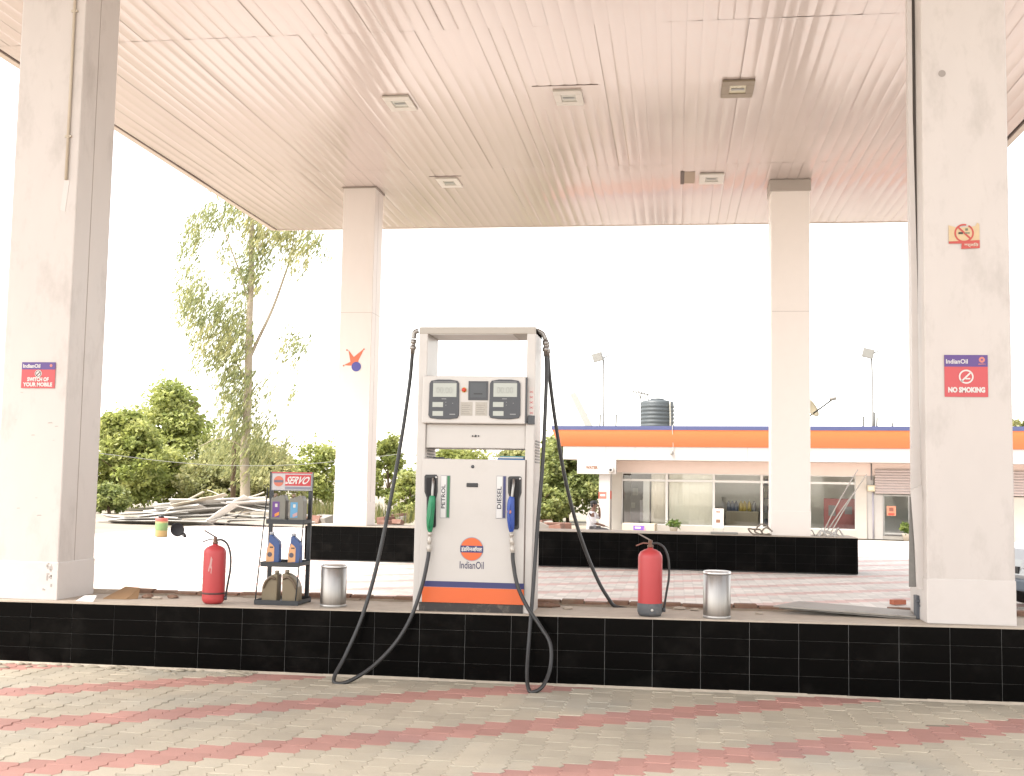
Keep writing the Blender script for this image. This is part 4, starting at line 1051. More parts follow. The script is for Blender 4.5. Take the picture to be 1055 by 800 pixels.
# left return of the band
vs2 = []
for (v, z) in prof:
    s = (z-zWt)/(zO-zWt); u = uL-.12-(uL-u567-.12)*s; vs2.append(bpt(u, v, z)); vs2.append(bpt(u, DEP, z))
mb.add(vs2, [(2*k+1, 2*k, 2*k+2, 2*k+3) for k in range(6)], 0, True)
mb.build('orange_fascia', mat('fascia_orange', (.80,.20,.06), .35, vary=.04), bt)
mb = MB(); bb(mb, u567-.02, OV-.26, zO-.001, uR, OV+.1, zB); mb.build('blue_coping', mat('coping_blue', (.07,.085,.2), .5), bt)
mb = MB(); bb(mb, u567-.02, OV+.101, zO-.001, uR, DEP, zB-.04); mb.build('roof_deck', mat('roof_concrete', (.4,.36,.32), .9, vary=.2), bt)
mb = MB()
for px in (624, 654, 770): 
    u = bl(px, 468, OV)[0]; bb(mb, u, OV-.003, zE+.01, u+.012, OV+.002, zWt-.01); mb.build('panel_joint', mat('joint_grey', (.35,.32,.28), .8), bt); mb = MB()
# beam below the eave
zb1 = zw(481.5); zb0 = zw(488.5)
uW0 = uw(640); uW1 = uw(882)
mb = MB(); bb(mb, uw(635), -.02, zb0, uR, .25, zE-.001); mb.build('lintel_beam', M_bpink, bt)
# floor, back and side walls
mb = MB(); bb(mb, uw(628), .02, .0, uR, DEP, .12); mb.build('floor', mat('shop_floor', (.45,.42,.37), .5), bt)
mb = MB(); bb(mb, uw(628)+.201, 3.0, .121, uR, 3.1, zE-.001); mb.build('back_wall', M_int, bt)
mb = MB(); bb(mb, uw(628), .27, .121, uw(628)+.2, DEP-.201, zE-.001); mb.build('side_wall', M_bwall, bt)
mb = MB(); bb(mb, uw(628), 0, .001, uW0, .26, zb0+.0); mb.build('front_wall', M_bwall, bt)
# plinth under the windows
mb = MB(); bb(mb, uW0+.001, .0, .001, uW1, .2, .28); mb.build('sill_wall', M_bwall, bt)
# porch column and sign box
pu0, pu1 = uw(616.5, 520, OV), uw(628, 520, OV)
mb = MB(); bb(mb, pu0, OV+.05, .0, pu1, OV+.38, zE-.001); mb.build('porch_pillar', M_bwhite, bt, bevel=.01)
su0, su1 = uw(594.5, 485, OV-.1), uw(634.5, 485, OV-.1)
t = thing('sign_box', 'white box sign with small dark lettering hanging under the shop eave', 'sign', bpt(su0, OV, zf(491)))
mb = MB(); bb(mb, su0, OV-.1, zf(490.8), su1, OV+.049, zE-.002); mb.build('box', M_bwhite, t, bevel=.01)
mb = MB(); p = bpt(uw(603.5, 485, OV-.1), OV-.103, zf(485.6)); q = bpt(uw(616, 485, OV-.1), OV-.103, zf(482.2))
text(mb, 'WATER', p, (q-p)-Vector((0, 0, (q-p).z)), (0, 0, (q-p).z), 0, .06); mb.build('lettering', mat('letter_brown', (.25,.12,.07), .6), t)
def cctv(px, py, off, s, label):
    u, z = bl(px, py, off); c = bpt(u, off, z)
    t = thing('security_camera', label, 'camera', c, None)
    mb = MB(); mb.lathe([(s*.7, -.12), (s, -.1), (s, .02), (s*.8, .05), (s*.5, .055)], c, 20, axis=-BN); mb.build('housing', M_bwhite, t)
    mb = MB(); mb.lathe([(s*.45, .056), (s*.4, .062), (0, .064)], c, 16, axis=-BN); mb.build('lens', M_black, t)
    mb = MB(); mb.cyl(c+BN*.08, c+BN*.08+Vector((0, 0, s*1.7)), .015, n=8); mb.build('arm', M_bwhite, t)
cctv(629.3, 484.3, OV-.16, .115, 'round white security camera with dark lens beside the box sign')
u, z = bl(692, 467, OV-.06); c = bpt(u, OV-.06, z)
t = thing('fascia_camera', 'tiny dark camera hanging by a wire on the white eave band', 'camera', c)
mb = MB(); mb.lathe([(.05, -.05), (.06, 0), (.04, .07), (0, .08)], c, 14, axis=Vector((-.3, -1, -.5))); mb.build('housing', mat('cam_grey', (.3,.3,.28), .5), t)
mb = MB(); mb.tube([c+Vector((0, .0, .05)), bpt(u+.05, OV-.05, zWt), bpt(u+.06, OV-.27, zO), bpt(u+.06, OV-.27, zB+.02)], .01, 6, sub=3); mb.build('wire', mat('wire_white', (.7,.68,.64), .5), t)
# red notice wrapped on pillar
u0, z0 = bl(616.2, 514, OV); u1, z1_ = bl(624.5, 507, OV)
t = thing('pillar_notice', 'small red notice wrapped round the shop porch pillar', 'sign', bpt(u0, OV, z0))
mb = MB(); bb(mb, pu0-.004, OV+.046, z0, u1, OV+.0485, z1_); mb.build('sheet', mat('notice_red', (.7,.15,.11), .5), t)
mb = MB(); bb(mb, pu1+.002, OV+.05, z0, pu1+.006, OV+.3, z1_+.04); mb.build('side_sheet', mat('notice_red', (.7,.15,.11), .5), t)
mb = MB(); bb(mb, pu0+.06, OV+.0435, (z0+z1_)/2-.03, u1-.05, OV+.0455, (z0+z1_)/2+.03); mb.build('text_line', M_sigtext, t)
# windows
mull = [640, 686.5, 735, 784.5, 833.5, 882]
zT = zb0-.001; ztr = zw(496.5); zS = .281
for i in range(5):
    a, b = uw(mull[i]), uw(mull[i+1])
    wi = MB(); m_ = .035
    wt = MB(); f = .045
    bb(wt, a, .05, zS, a+f, .13, zT); bb(wt, b-f, .051, zS, b-.001, .13, zT)
    bb(wt, a+f+.001, .052, zT-f, b-f-.001, .13, zT); bb(wt, a+f+.001, .052, zS, b-f-.001, .13, zS+f)
    bb(wt, a+f+.001, .04, ztr-.04, b-f-.001, .13, ztr+.04)
    o = wt.build('window', M_frame, bt)
    mb = MB(); bb(mb, a+f, .085, zS+f, b-f, .095, zT-f); mb.build('pane', M_glass, o)
# dark door bay inside the first window, white jamb, blinds
mb = MB(); bb(mb, uw(661.5), .2, .285, uw(668), .32, zw(497)); mb.build('door_jamb', M_frame, bt)
def blind(px0, px1, m, v=.42):
    mb = MB(); a, b = uw(px0), uw(px1); n = max(3, int((b-a)/.12))
    for k in range(n):
        uu = a+(b-a)*k/n; mb.box((uu, v, .13), (uu+(b-a)/n*.97, v+.012, zb0-.05), 0, BM @ Matrix.Translation((uu, v, 0)) @ Matrix.Rotation(.06*((k % 3)-1), 4, 'Z') @ Matrix.Translation((-uu, -v, 0)))
    mb.build('blind', m, bt)
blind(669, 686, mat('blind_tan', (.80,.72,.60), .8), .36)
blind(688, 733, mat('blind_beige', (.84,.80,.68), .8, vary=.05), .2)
# inner dark recess of the door bay
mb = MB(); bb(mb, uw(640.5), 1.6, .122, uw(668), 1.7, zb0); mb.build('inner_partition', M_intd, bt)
mb = MB(); bb(mb, uw(668.8), .45, .122, uw(668.8)+.08, 1.7, zb0); mb.build('inner_partition', M_int, bt)
for (px0, px1, py0, py1) in ((642.5, 648, 505, 513), (641, 645.5, 521, 527)):
    mb = MB(); bb(mb, uw(px0), 1.57, zw(py1), uw(px1), 1.599, zw(py0)); mb.build('wall_poster', mat('poster_pale', (.55,.54,.46), .7), bt)
mb = MB(); bb(mb, uw(652.5), 1.2, .122, uw(656.5), 1.5, zw(518)); tag(mb.build('standing_board', mat('board_lilac', (.7,.66,.7), .5), bevel=.01), 'narrow pale board standing just inside the dark shop doorway', 'board')
t = thing('hanging_garland', 'string of round white discs hanging in the dark shop doorway', 'decoration', bpt(uw(658.7), 1.0, zw(537)))
mb = MB(); mb.cyl(bpt(uw(658.7), 1.0, zw(536)), bpt(uw(658.7), 1.0, zw(505)), .008, n=6); mb.build('string', M_black, t)
for k in range(6): 
    mb = MB(); mb.lathe([(.075, 0), (.08, .01), (0, .02)], bpt(uw(658.7), .98, zw(513+k*4.4)), 14, axis=-BN); mb.build('disc', M_paper, t)
# counter with yellow goods, shelves, red cabinet
t = thing('shop_counter', 'beige counter seen through the third shop window', 'counter', bpt(uw(757), 1.5, .121))
mb = MB(); bb(mb, uw(743), 1.3, .121, uw(777), 1.9, zw(529)); mb.build('body', mat('counter_beige', (.45,.38,.25), .6), t)
mb = MB(); bb(mb, uw(742.4), 1.25, zw(529)+.001, uw(777.6), 1.95, zw(529)+.05); mb.build('top', mat('counter_top', (.55,.48,.34), .5), t)
zc_ = zw(529)+.053
for k, (px, m) in enumerate(((745, 'b'), (749, 'b'), (753, 'b'), (758, 'y'), (762, 'y'), (767, 'y'), (772, 'g'))):
    u = uw(px); mb = MB(); mb.lathe([(.07, 0), (.075, .02), (.075, .26), (.05, .32), (.03, .34), (.03, .38), (0, .38)], bpt(u, 1.55, zc_), 12)
    mm = {'b': mat('goods_blue', (.12,.16,.24), .5), 'y': mat('goods_yellow', (.6,.45,.08), .5), 'g': mat('goods_grey', (.3,.3,.3), .5)}[m]
    tag(mb.build('shelf_bottle', mm), {'b': 'dark blue bottle standing on the shop counter', 'y': 'yellow bottle standing on the shop counter', 'g': 'grey bottle standing at the right end of the shop counter'}[m], 'bottle', 'bottles on the shop counter' if m != 'g' else None)
t = thing('goods_shelf', 'tall shelf of dark goods at the right of the third shop window', 'shelf', bpt(uw(785), 2.2, .121))
for px in (778.5, 800):
    mb = MB(); bb(mb, uw(px), 2.0, .121, uw(px)+.04, 2.5, zw(503)); mb.build('side_panel', mat('shelf_grey', (.32,.33,.34), .6), t)
for k in range(4):
    z = .3+k*.5; mb = MB(); bb(mb, uw(778.5)+.042, 2.0, z, uw(800)-.002, 2.5, z+.04); sh = mb.build('shelf', mat('shelf_grey', (.32,.33,.34), .6), t)
    for q in range(5):
        mb = MB(); u = uw(778.5)+.1+q*.15; bb(mb, u, 2.05, z+.041, u+.11, 2.3, z+.26+.05*((q*k) % 3)); mb.build('packet', mat('packet_%d' % ((q+k) % 3), ((.15,.18,.24), (.3,.3,.3), (.4,.36,.25))[(q+k) % 3], .5), sh)
t = thing('red_cabinet', 'large dull red cabinet with two pale squares inside the rightmost window', 'cabinet', bpt(uw(865), 1.2, .121))
mb = MB(); bb(mb, uw(847), 1.0, .121, uw(880.5), 1.6, zw(512)); mb.build('body', mat('cabinet_red', (.62,.2,.18), .5), t, bevel=.02)
for px0, px1, py0, py1 in ((852, 859.5, 519, 530), (869, 877, 520, 528)):
    mb = MB(); bb(mb, uw(px0), .985, zw(py1), uw(px1), .998, zw(py0)); mb.build('pale_square', mat('square_grey', (.4,.38,.36), .5), t)
mb = MB(); bb(mb, uw(848), .99, .13, uw(880), .998, zw(545)); mb.build('lower_panel', mat('panel_steelblue', (.13,.16,.2), .5), t)
# right pilaster, conduit, meter box, shutters and door bay
mb = MB(); bb(mb, uW1+.001, -.04, .001, uw(893), .22, zb0-.001); mb.build('pilaster', M_bwall, bt)
mb = MB(); bb(mb, uw(893)+.001, .0, .001, uw(909.5), .2, zw(507)); bb(mb, uw(893)+.001, -.001, zw(507)+.001, uw(900), .2, zb0-.001); mb.build('door_side_wall', M_bwhite, bt)
mb = MB(); u = uw(898); mb.tube([bpt(u, -.03, zE-.01), bpt(u, -.03, zw(493))], .025, 8, sub=1); mb.build('cable_pipe', mat('pipe_grey', (.2,.19,.19), .5), bt)
mb = MB(); mb.tube([bpt(uw(899.5), -.03, zw(505)), bpt(uw(899.5), -.03, .02)], .02, 8, sub=1); mb.build('drain_pipe', mat('pipe_lilac', (.5,.48,.58), .5), bt)
mb = MB(); bb(mb, uw(893.8), -.16, zw(504), uw(901.8), -.012, zw(498)); mx_ = mb.build('meter_box', mat('meter_cream', (.74,.62,.42), .5), bt, bevel=.01)
mb = MB(); bb(mb, uw(894.8), -.165, zw(502.5), uw(900.5), -.161, zw(499.5)); mb.build('meter_window', mat('meter_glass', (.8,.75,.6), .3), mx_)
def shutter(px0, px1):
    mb = MB(); z0, z1 = zw(506.2), zw(482)
    a, b = uw(px0), (uw(px1) if px1 else uR-.3)
    n = 9
    for k in range(n):
        za = z0+(z1-z0)*k/n; zb_ = z0+(z1-z0)*(k+1)/n
        bprism(mb, [(a, -.10, za+.004), (a, -.135, (za+zb_)/2), (a, -.10, zb_-.004), (a, -.06, zb_-.004), (a, -.06, za+.004)], (b-a, 0, 0))
    mb.build('roller_shutter', mat('shutter_pink', (.62,.53,.5), .5), bt)
shutter(901.5, None)
dtop = zw(507)
for k, (px0, px1) in enumerate(((909.6, 937.5), (938, 966))):
    a, b = uw(px0), uw(px1); mb = MB(); f = .05
    bb(mb, a, .05, .02, a+f, .12, dtop); bb(mb, b-f, .051, .02, b-.001, .12, dtop); bb(mb, a+f+.001, .052, dtop-f, b-f-.001, .12, dtop); bb(mb, a+f+.001, .052, .02, b-f-.001, .12, .1); bb(mb, a+f+.001, .052, zw(545.5)-.03, b-f-.001, .12, zw(545.5)+.03)
    d_ = mb.build('glass_door', mat('door_frame_grey', (.5,.5,.47), .5), bt)
    mb = MB(); bb(mb, a+f, .08, .1, b-f, .09, dtop-f); mb.build('pane', M_glass, d_)
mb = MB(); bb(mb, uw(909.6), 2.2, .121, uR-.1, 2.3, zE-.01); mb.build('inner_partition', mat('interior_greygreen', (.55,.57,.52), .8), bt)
mb = MB(); bb(mb, uw(966)+.001, .0, .001, uR, .2, dtop); mb.build('front_wall', M_bwall, bt)
a, b = uw(913.5, 520, .04), uw(923, 520, .04)
t = thing('door_notice', 'orange notice with dark print stuck on the glass shop door', 'sign', bpt(a, .04, zw(528)))
mb = MB(); bb(mb, a, .036, zw(527.8), b, .04, zw(518.2)); mb.build('sheet', mat('notice_orange', (.8,.33,.2), .5), t)
mb = MB(); bb(mb, a+.08, .033, zw(523.5), b-.08, .0355, zw(520)); mb.build('print', mat('notice_print', (.35,.12,.08), .6), t)
mb = MB(); bb(mb, a+.05, .033, zw(527.3), b-.05, .0355, zw(525.2)); mb.build('red_line', mat('notice_red2', (.6,.08,.05), .6), t)

# in front of the shop
u0, u1 = uw(641, 545, -1.6), uw(674.5, 545, -1.6)
zc0 = bl(657, 539.5, -1.6)[1]
t = thing('sales_counter', 'low cream sales counter with a purple label before the dark shop doorway', 'counter', bpt((u0+u1)/2, -1.6, 0))
mb = MB(); bb(mb, u0, -1.6, .0, u1, -1.1, zc0); mb.build('body', mat('counter_cream', (.6,.52,.4), .6, dirt=(.4,.33,.25), dscale=3), t, bevel=.015)
mb = MB(); a, b = uw(652.5, 545, -1.6), uw(664, 545, -1.6); bb(mb, a, -1.606, bl(657, 546.3, -1.6)[1], b, -1.6015, bl(657, 541.8, -1.6)[1]); lb = mb.build('label', mat('label_violet', (.2,.08,.45), .5), t)
mb = MB(); bb(mb, a+.06, -1.6085, bl(657, 544.7, -1.6)[1], b-.14, -1.607, bl(657, 543, -1.6)[1]); mb.build('label_mark', M_sigtext, lb)
mb = MB(); bb(mb, b-.02, -1.6095, bl(657, 548.5, -1.6)[1], b+.04, -1.6065, bl(657, 543.5, -1.6)[1]); mb.build('label_corner', mat('label_rose', (.65,.3,.4), .5), lb)
t = thing('notice_stand', 'white notice board with small print standing before the third shop window', 'sign', bpt(uw(740), -.8, 0))
a, b = uw(734.3, 535, -.8), uw(745.5, 535, -.8); zt_ = bl(740, 533.8, -.8)[1]+.0; zt_ = bl(740, 534-9.7, -.8)[1]
mb = MB(); bb(mb, a, -.8, .25, b, -.77, zt_); bo = mb.build('board', mat('board_white', (.78,.72,.66), .5), t, bevel=.006)
mb = MB(); bb(mb, a, -.775, 0, a+.03, -.745, .3); mb.build('leg', M_alu, t)
mb = MB(); bb(mb, b-.03, -.775, 0, b, -.745, .3); mb.build('leg', M_alu, t)
mb = MB(); p = bpt(a+(b-a)*.3, -.803, zt_-.13); text(mb, '... ..', p, BD*((b-a)*.4), (0, 0, .04)); 
mb = MB(); bb(mb, a+(b-a)*.3, -.804, zt_-.14, a+(b-a)*.7, -.8015, zt_-.09); mb.build('text_line', mat('letter_brown', (.25,.12,.07), .6), bo)
mb = MB(); bb(mb, a+(b-a)*.3, -.804, zt_-.5, a+(b-a)*.7, -.8015, zt_-.38); mb.build('text_line', mat('letter_brown', (.25,.12,.07), .6), bo)
# potted plants at the shop front
leafA = [leaf_mat('leaf_a%d' % i, c) for i, c in enumerate(((.13,.19,.04), (.10,.16,.035), (.17,.22,.05)))]
def leafcloud(mb, centers, per, size, rnd, asp=.55, drop=0., flat=.0, slant=None):
    for (c, r) in centers:
        mi = rnd.choice((0, 0, 1, 2))
        for _ in range(per):
            while True:
                d = Vector((rnd.uniform(-1, 1), rnd.uniform(-1, 1), rnd.uniform(-1, 1)))
                if d.length < 1: break
            p = Vector(c)+Vector((d.x*r[0], d.y*r[1], d.z*r[2])); 
            ax = Vector((rnd.gauss(0, 1), rnd.gauss(0, 1), rnd.gauss(0, .6)-drop)).normalized() if slant is None else (Vector(slant)+Vector((rnd.gauss(0, .22), rnd.gauss(0, .3), rnd.gauss(0, .2)))).normalized()
            sd_ = ax.cross(Vector((rnd.gauss(0, 1), rnd.gauss(0, 1), rnd.gauss(0, 1)))).normalized()
            s = size*rnd.uniform(.6, 1.3)
            n = ax.cross(sd_)*s*.12
            mb.add([p, p+ax*s*.45+sd_*s*asp*.5+n, p+ax*s, p+ax*s*.45-sd_*s*asp*.5+n], [(0, 1, 2, 3)], mi)
def pot_plant(px, py, off, h, label, group):
    u, z = bl(px, py, off); c = bpt(u, off, 0)
    t = thing('potted_plant', label, 'plant', c, group)
    mb = MB(); mb.lathe([(.1, 0), (.15, .22), (.165, .24), (.15, .24), (.14, .2), (0, .2)], c, 16); mb.build('pot', mat('pot_white', (.7,.62,.52), .6), t)
    mb = MB(); r_ = random.Random(int(px)); leafcloud(mb, [((c.x+r_.uniform(-.12, .12), c.y+r_.uniform(-.1, .1), .3+h*r_.random()), (.14, .14, .12)) for _ in range(6)], 40, .12, r_); mb.build('foliage', leafA, t)
pot_plant(934, 552, -.5, .22, 'small bright green potted plant at the foot of the glass shop door', None)
pot_plant(694, 545, -.7, .1, 'small pot plant at the foot of the left blind window', None)

# roof furniture
def rooft(px, py, off): u, z = bl(px, py, off); return u, z
zr_ = zB
u0, z0 = bl(660, 438, 1.5); u1, z1_ = bl(694.5, 411.5, 1.5); rT = (u1-u0)/2; c = bpt((u0+u1)/2, 1.5, zr_-.12); hT = z1_-zr_+.12
t = thing('water_tank', 'black ribbed plastic water tank on the shop roof', 'water tank', c)
prof = [(rT*.97, 0)]
for k in range(7):
    za = .04+(hT*.84-.04)*k/7; zb_ = .04+(hT*.84-.04)*(k+1)/7; prof += [(rT*.965, za+.01), (rT, za+(zb_-za)*.3), (rT, za+(zb_-za)*.7), (rT*.965, zb_-.01)]
prof += [(rT*.98, hT*.86), (rT*.93, hT*.93), (rT*.55, hT*.97), (rT*.4, hT*.975)]
mb = MB(); mb.lathe(prof, c, 32); mb.build('body', mat('tank_black', (.085,.10,.105), .5), t)  # black plastic painted greyer, standing in for distance haze
mb = MB(); mb.lathe([(rT*.42, hT*.95), (rT*.42, hT), (rT*.3, hT+.03), (0, hT+.03)], c, 24); mb.build('lid', mat('tank_lid', (.05,.06,.065), .5), t)
mb = MB(); mb.tube([c+BD*(rT*.86)-BN*(rT*.6)+Vector((0, 0, hT*.93)), c+BD*(rT*.9)-BN*(rT*.62)+Vector((0, 0, hT*.4)), c+BD*(rT*.88)-BN*(rT*.62)+Vector((0, 0, .1))], .03, 8, sub=3); mb.build('pipe', mat('tank_pipe', (.5,.48,.4), .5), t)
def floodlight(px, pytop, hx, hy, flip, label):
    u, z = bl(px, pytop, 1.0); c = bpt(u, 1.0, zr_-.1)
    t = thing('floodlight_pole', label, 'floodlight', c, 'floodlights on the shop roof')
    mb = MB(); mb.tube([c, bpt(u+.01, 1.0, (z+zr_)/2), bpt(u-.03, 1.0, z)], .036, 8, sub=3); mb.build('pole', mat('pole_pale', (.3,.3,.29), .5), t)
    hu, hz = bl(hx, hy, 1.0); q = bpt(hu, .9, hz)
    Mx = Matrix.Translation(q) @ Matrix.Rotation(BA, 4, 'Z') @ Matrix.Rotation(math.radians(12), 4, 'X') @ Matrix.Rotation(math.radians(14*flip), 4, 'Y')
    mb = MB(); mb.box((-.2, -.07, -.17), (.2, .07, .17), 0, Mx); lh = mb.build('lamp_head', mat('lamp_grey', (.3,.3,.28), .4), t, bevel=.015)
    mb = MB(); mb.box((-.17, -.076, -.14), (.17, -.072, .14), 0, Mx); mb.build('lens', mat('lamp_glass', (.36,.36,.33), .2), lh)
    mb = MB(); mb.cyl(bpt(u-.03, 1.0, z), bpt(u+.25, 1.0, z+.12), .025, n=6); mb.build('bracket', mat('pole_pale', (.5,.5,.48), .5), t)
floodlight(622.3, 369, 616.5, 368.5, -1, 'thin pale floodlight pole left of the water tank')
floodlight(898.5, 365, 894.5, 364.5, 1, 'thin pale floodlight pole nearest the right column')
def rod(px, py, off, r, label, h0=None):
    u, z = bl(px, py, off); mb = MB(); mb.cyl(bpt(u, off, zr_-.1), bpt(u+.02, off, z), r, n=6)
    tag(mb.build('roof_rod', mat('rod_grey', (.1,.1,.09), .6)), label, 'rod', 'steel rods sticking up from the shop roof')
for px, py, off in ((618, 427, .5), (634.5, 427, .5), (798.3, 413, .8), (889, 429, .8), (900.5, 425, .7), (903, 430, .7), (919, 436, .6)):
    rod(px, py, off, .03, 'short thin steel rod sticking up from the shop roof')
# antenna beside the tank
u, z = bl(657.5, 404, 1.3); t = thing('roof_antenna', 'small spiky antenna beside the roof water tank', 'antenna', bpt(u, 1.3, zr_-.1))
mb = MB(); mb.cyl(bpt(u+.12, 1.3, zr_-.1), bpt(u+.1, 1.3, z-.05), .018, n=6); mb.build('mast', mat('rod_grey', (.3,.29,.27), .6), t)
mb = MB(); mb.cyl(bpt(u-.25, 1.25, z+.05), bpt(u+.45, 1.4, z-.12), .025, n=6); bo = mb.build('boom', M_alu, t)
for k in range(6):
    mb = MB(); uu = u-.2+k*.11; mb.cyl(bpt(uu, 1.1, z+.2-k*.02), bpt(uu+.02, 1.5, z-.2-k*.02), .02, n=5); mb.build('element', M_alu, bo)
# satellite dish, mostly behind the far column
u, z = bl(835, 420, 1.0); c = bpt(u, 1.0, z)
t = thing('satellite_dish', 'tan satellite dish peeping out beside the far right column', 'satellite dish', bpt(u, 1.0, zr_-.1))
ax = (BD*.78-BN*.35+Vector((0, 0, .5))).normalized()
mb = MB(); R_ = .42; mb.lathe([(0, 0), (R_*.4, .02), (R_*.75, .07), (R_, .13), (R_*.99, .145), (R_*.74, .085), (0, .015)], c-ax*.1, 28, axis=ax); mb.build('dish', mat('dish_tan', (.42,.35,.22), .5), t)
e = bpt(*(lambda a: (a[0], .8, a[1]))(bl(858, 411.5, .8)))
mb = MB(); mb.cyl(c-ax*.05+Vector((0, 0, -.3)), e, .03, n=6); mb.build('feed_arm', M_black, t)
mb = MB(); mb.cyl(e-BD*.12, e+BD*.12+Vector((0, 0, .03)), .06, n=10); mb.build('receiver', mat('receiver_grey', (.25,.23,.2), .5), t)
mb = MB(); mb.cyl(c-ax*.1, bpt(u-.1, 1.0, zr_-.1), .03, n=8); mb.build('mast', M_alu, t)
# pale slanted panel at the roof edge
a = bl(587, 404, 1.2); b = bl(611, 437, 1.2); c = bl(592, 406, 1.2)
t = thing('slanted_panel', 'faint pale slanted strip panel at the left end of the shop roof', 'panel', bpt(b[0], 1.2, zr_-.1))
mb = MB(); bprism(mb, [(a[0], 1.2, a[1]-.1), (a[0]+.22, 1.2, a[1]), (b[0]+.1, 1.2, zr_-.08), (b[0]-.22, 1.2, zr_-.08)], (0, .04, 0)); mb.build('sheet', mat('panel_pale', (.40,.40,.36), .6), t)
mb = MB(); mb.cyl(bpt((a[0]+b[0])/2+.1, 1.25, (a[1]+zr_)/2), bpt(b[0]+.3, 1.6, zr_-.1), .015, n=6); mb.build('strut', M_alu, t)

# ------------------------------------------------------------------ things on the farther island
rr = random.Random(5)
def wire(pts, label, g, m=None):
    mb = MB(); mb.tube([atY(px, py, y) for px, py, y in pts], .012, 6, sub=4)
    tag(mb.build('loose_wire', m or mat('wire_pale', (.66,.62,.56), .5)), label, 'wire', g)
for k, pts in enumerate(([(848, 549, 24.6), (860, 525, 24.5), (874, 500, 24.4), (884, 484, 24.35)], [(851, 549, 24.7), (866, 527, 24.6), (882, 505, 24.5), (893, 489, 24.4)], [(856, 549, 24.6), (868, 528, 24.6), (880, 508, 24.5)])):
    # stiff strands lashed to a thin stake so that they stand up
    wire(pts, 'pale wire strand rising slantwise beside the far right column', 'wire strands beside the far column')
for k in range(9):
    x = 2.85+rr.random()*.6; y = 24.3+rr.random()*.5; zz = .73
    mb = MB(); p = Vector((x, y, zz)); pts = [p]
    d = Vector((rr.uniform(-1, 1), rr.uniform(-1, 1), 0)).normalized()
    pts = [p, p+d*.1+Vector((0, 0, rr.uniform(.03, .12))), p+d*.22+Vector((0, 0, rr.uniform(.06, .16))), p+d*.34+Vector((.03, 0, .012))]
    mb.tube(pts, .014, 6, sub=4); tag(mb.build('scrap_coil', mat('scrap_white', (.68,.66,.62), .5)), 'short pale scrap of cable lying by the far right column', 'cable scrap', 'cable scraps by the far right column')
for k, (px, s) in enumerate(((778, .16), (786, .2), (791, .14))):
    p = atY(px, 549, 24.35); mb = MB()
    pts = [(p.x+s*math.cos(a)*rr.uniform(.6, 1.1), 24.35+.1*math.sin(a*2), .735+s*.55*(1+math.sin(a))*rr.uniform(.6, 1)) for a in [i*.9 for i in range(7)]]
    mb.tube(pts, .016, 6, sub=4); tag(mb.build('cable_coil', mat('cable_brown', (.3,.25,.2), .6)), 'tangled brownish cable coil left of the far right column foot', 'cable', 'cable coils left of the far column')
p = atY(745, 548.5, 24.4); mb = MB(); mb.box((p.x-.25, 24.3, .727), (p.x+.3, 24.7, .765)); tag(mb.build('flat_tray', mat('tray_grey', (.36,.35,.31), .6), bevel=.006), 'flat grey tray lying on the farther island', 'tray')

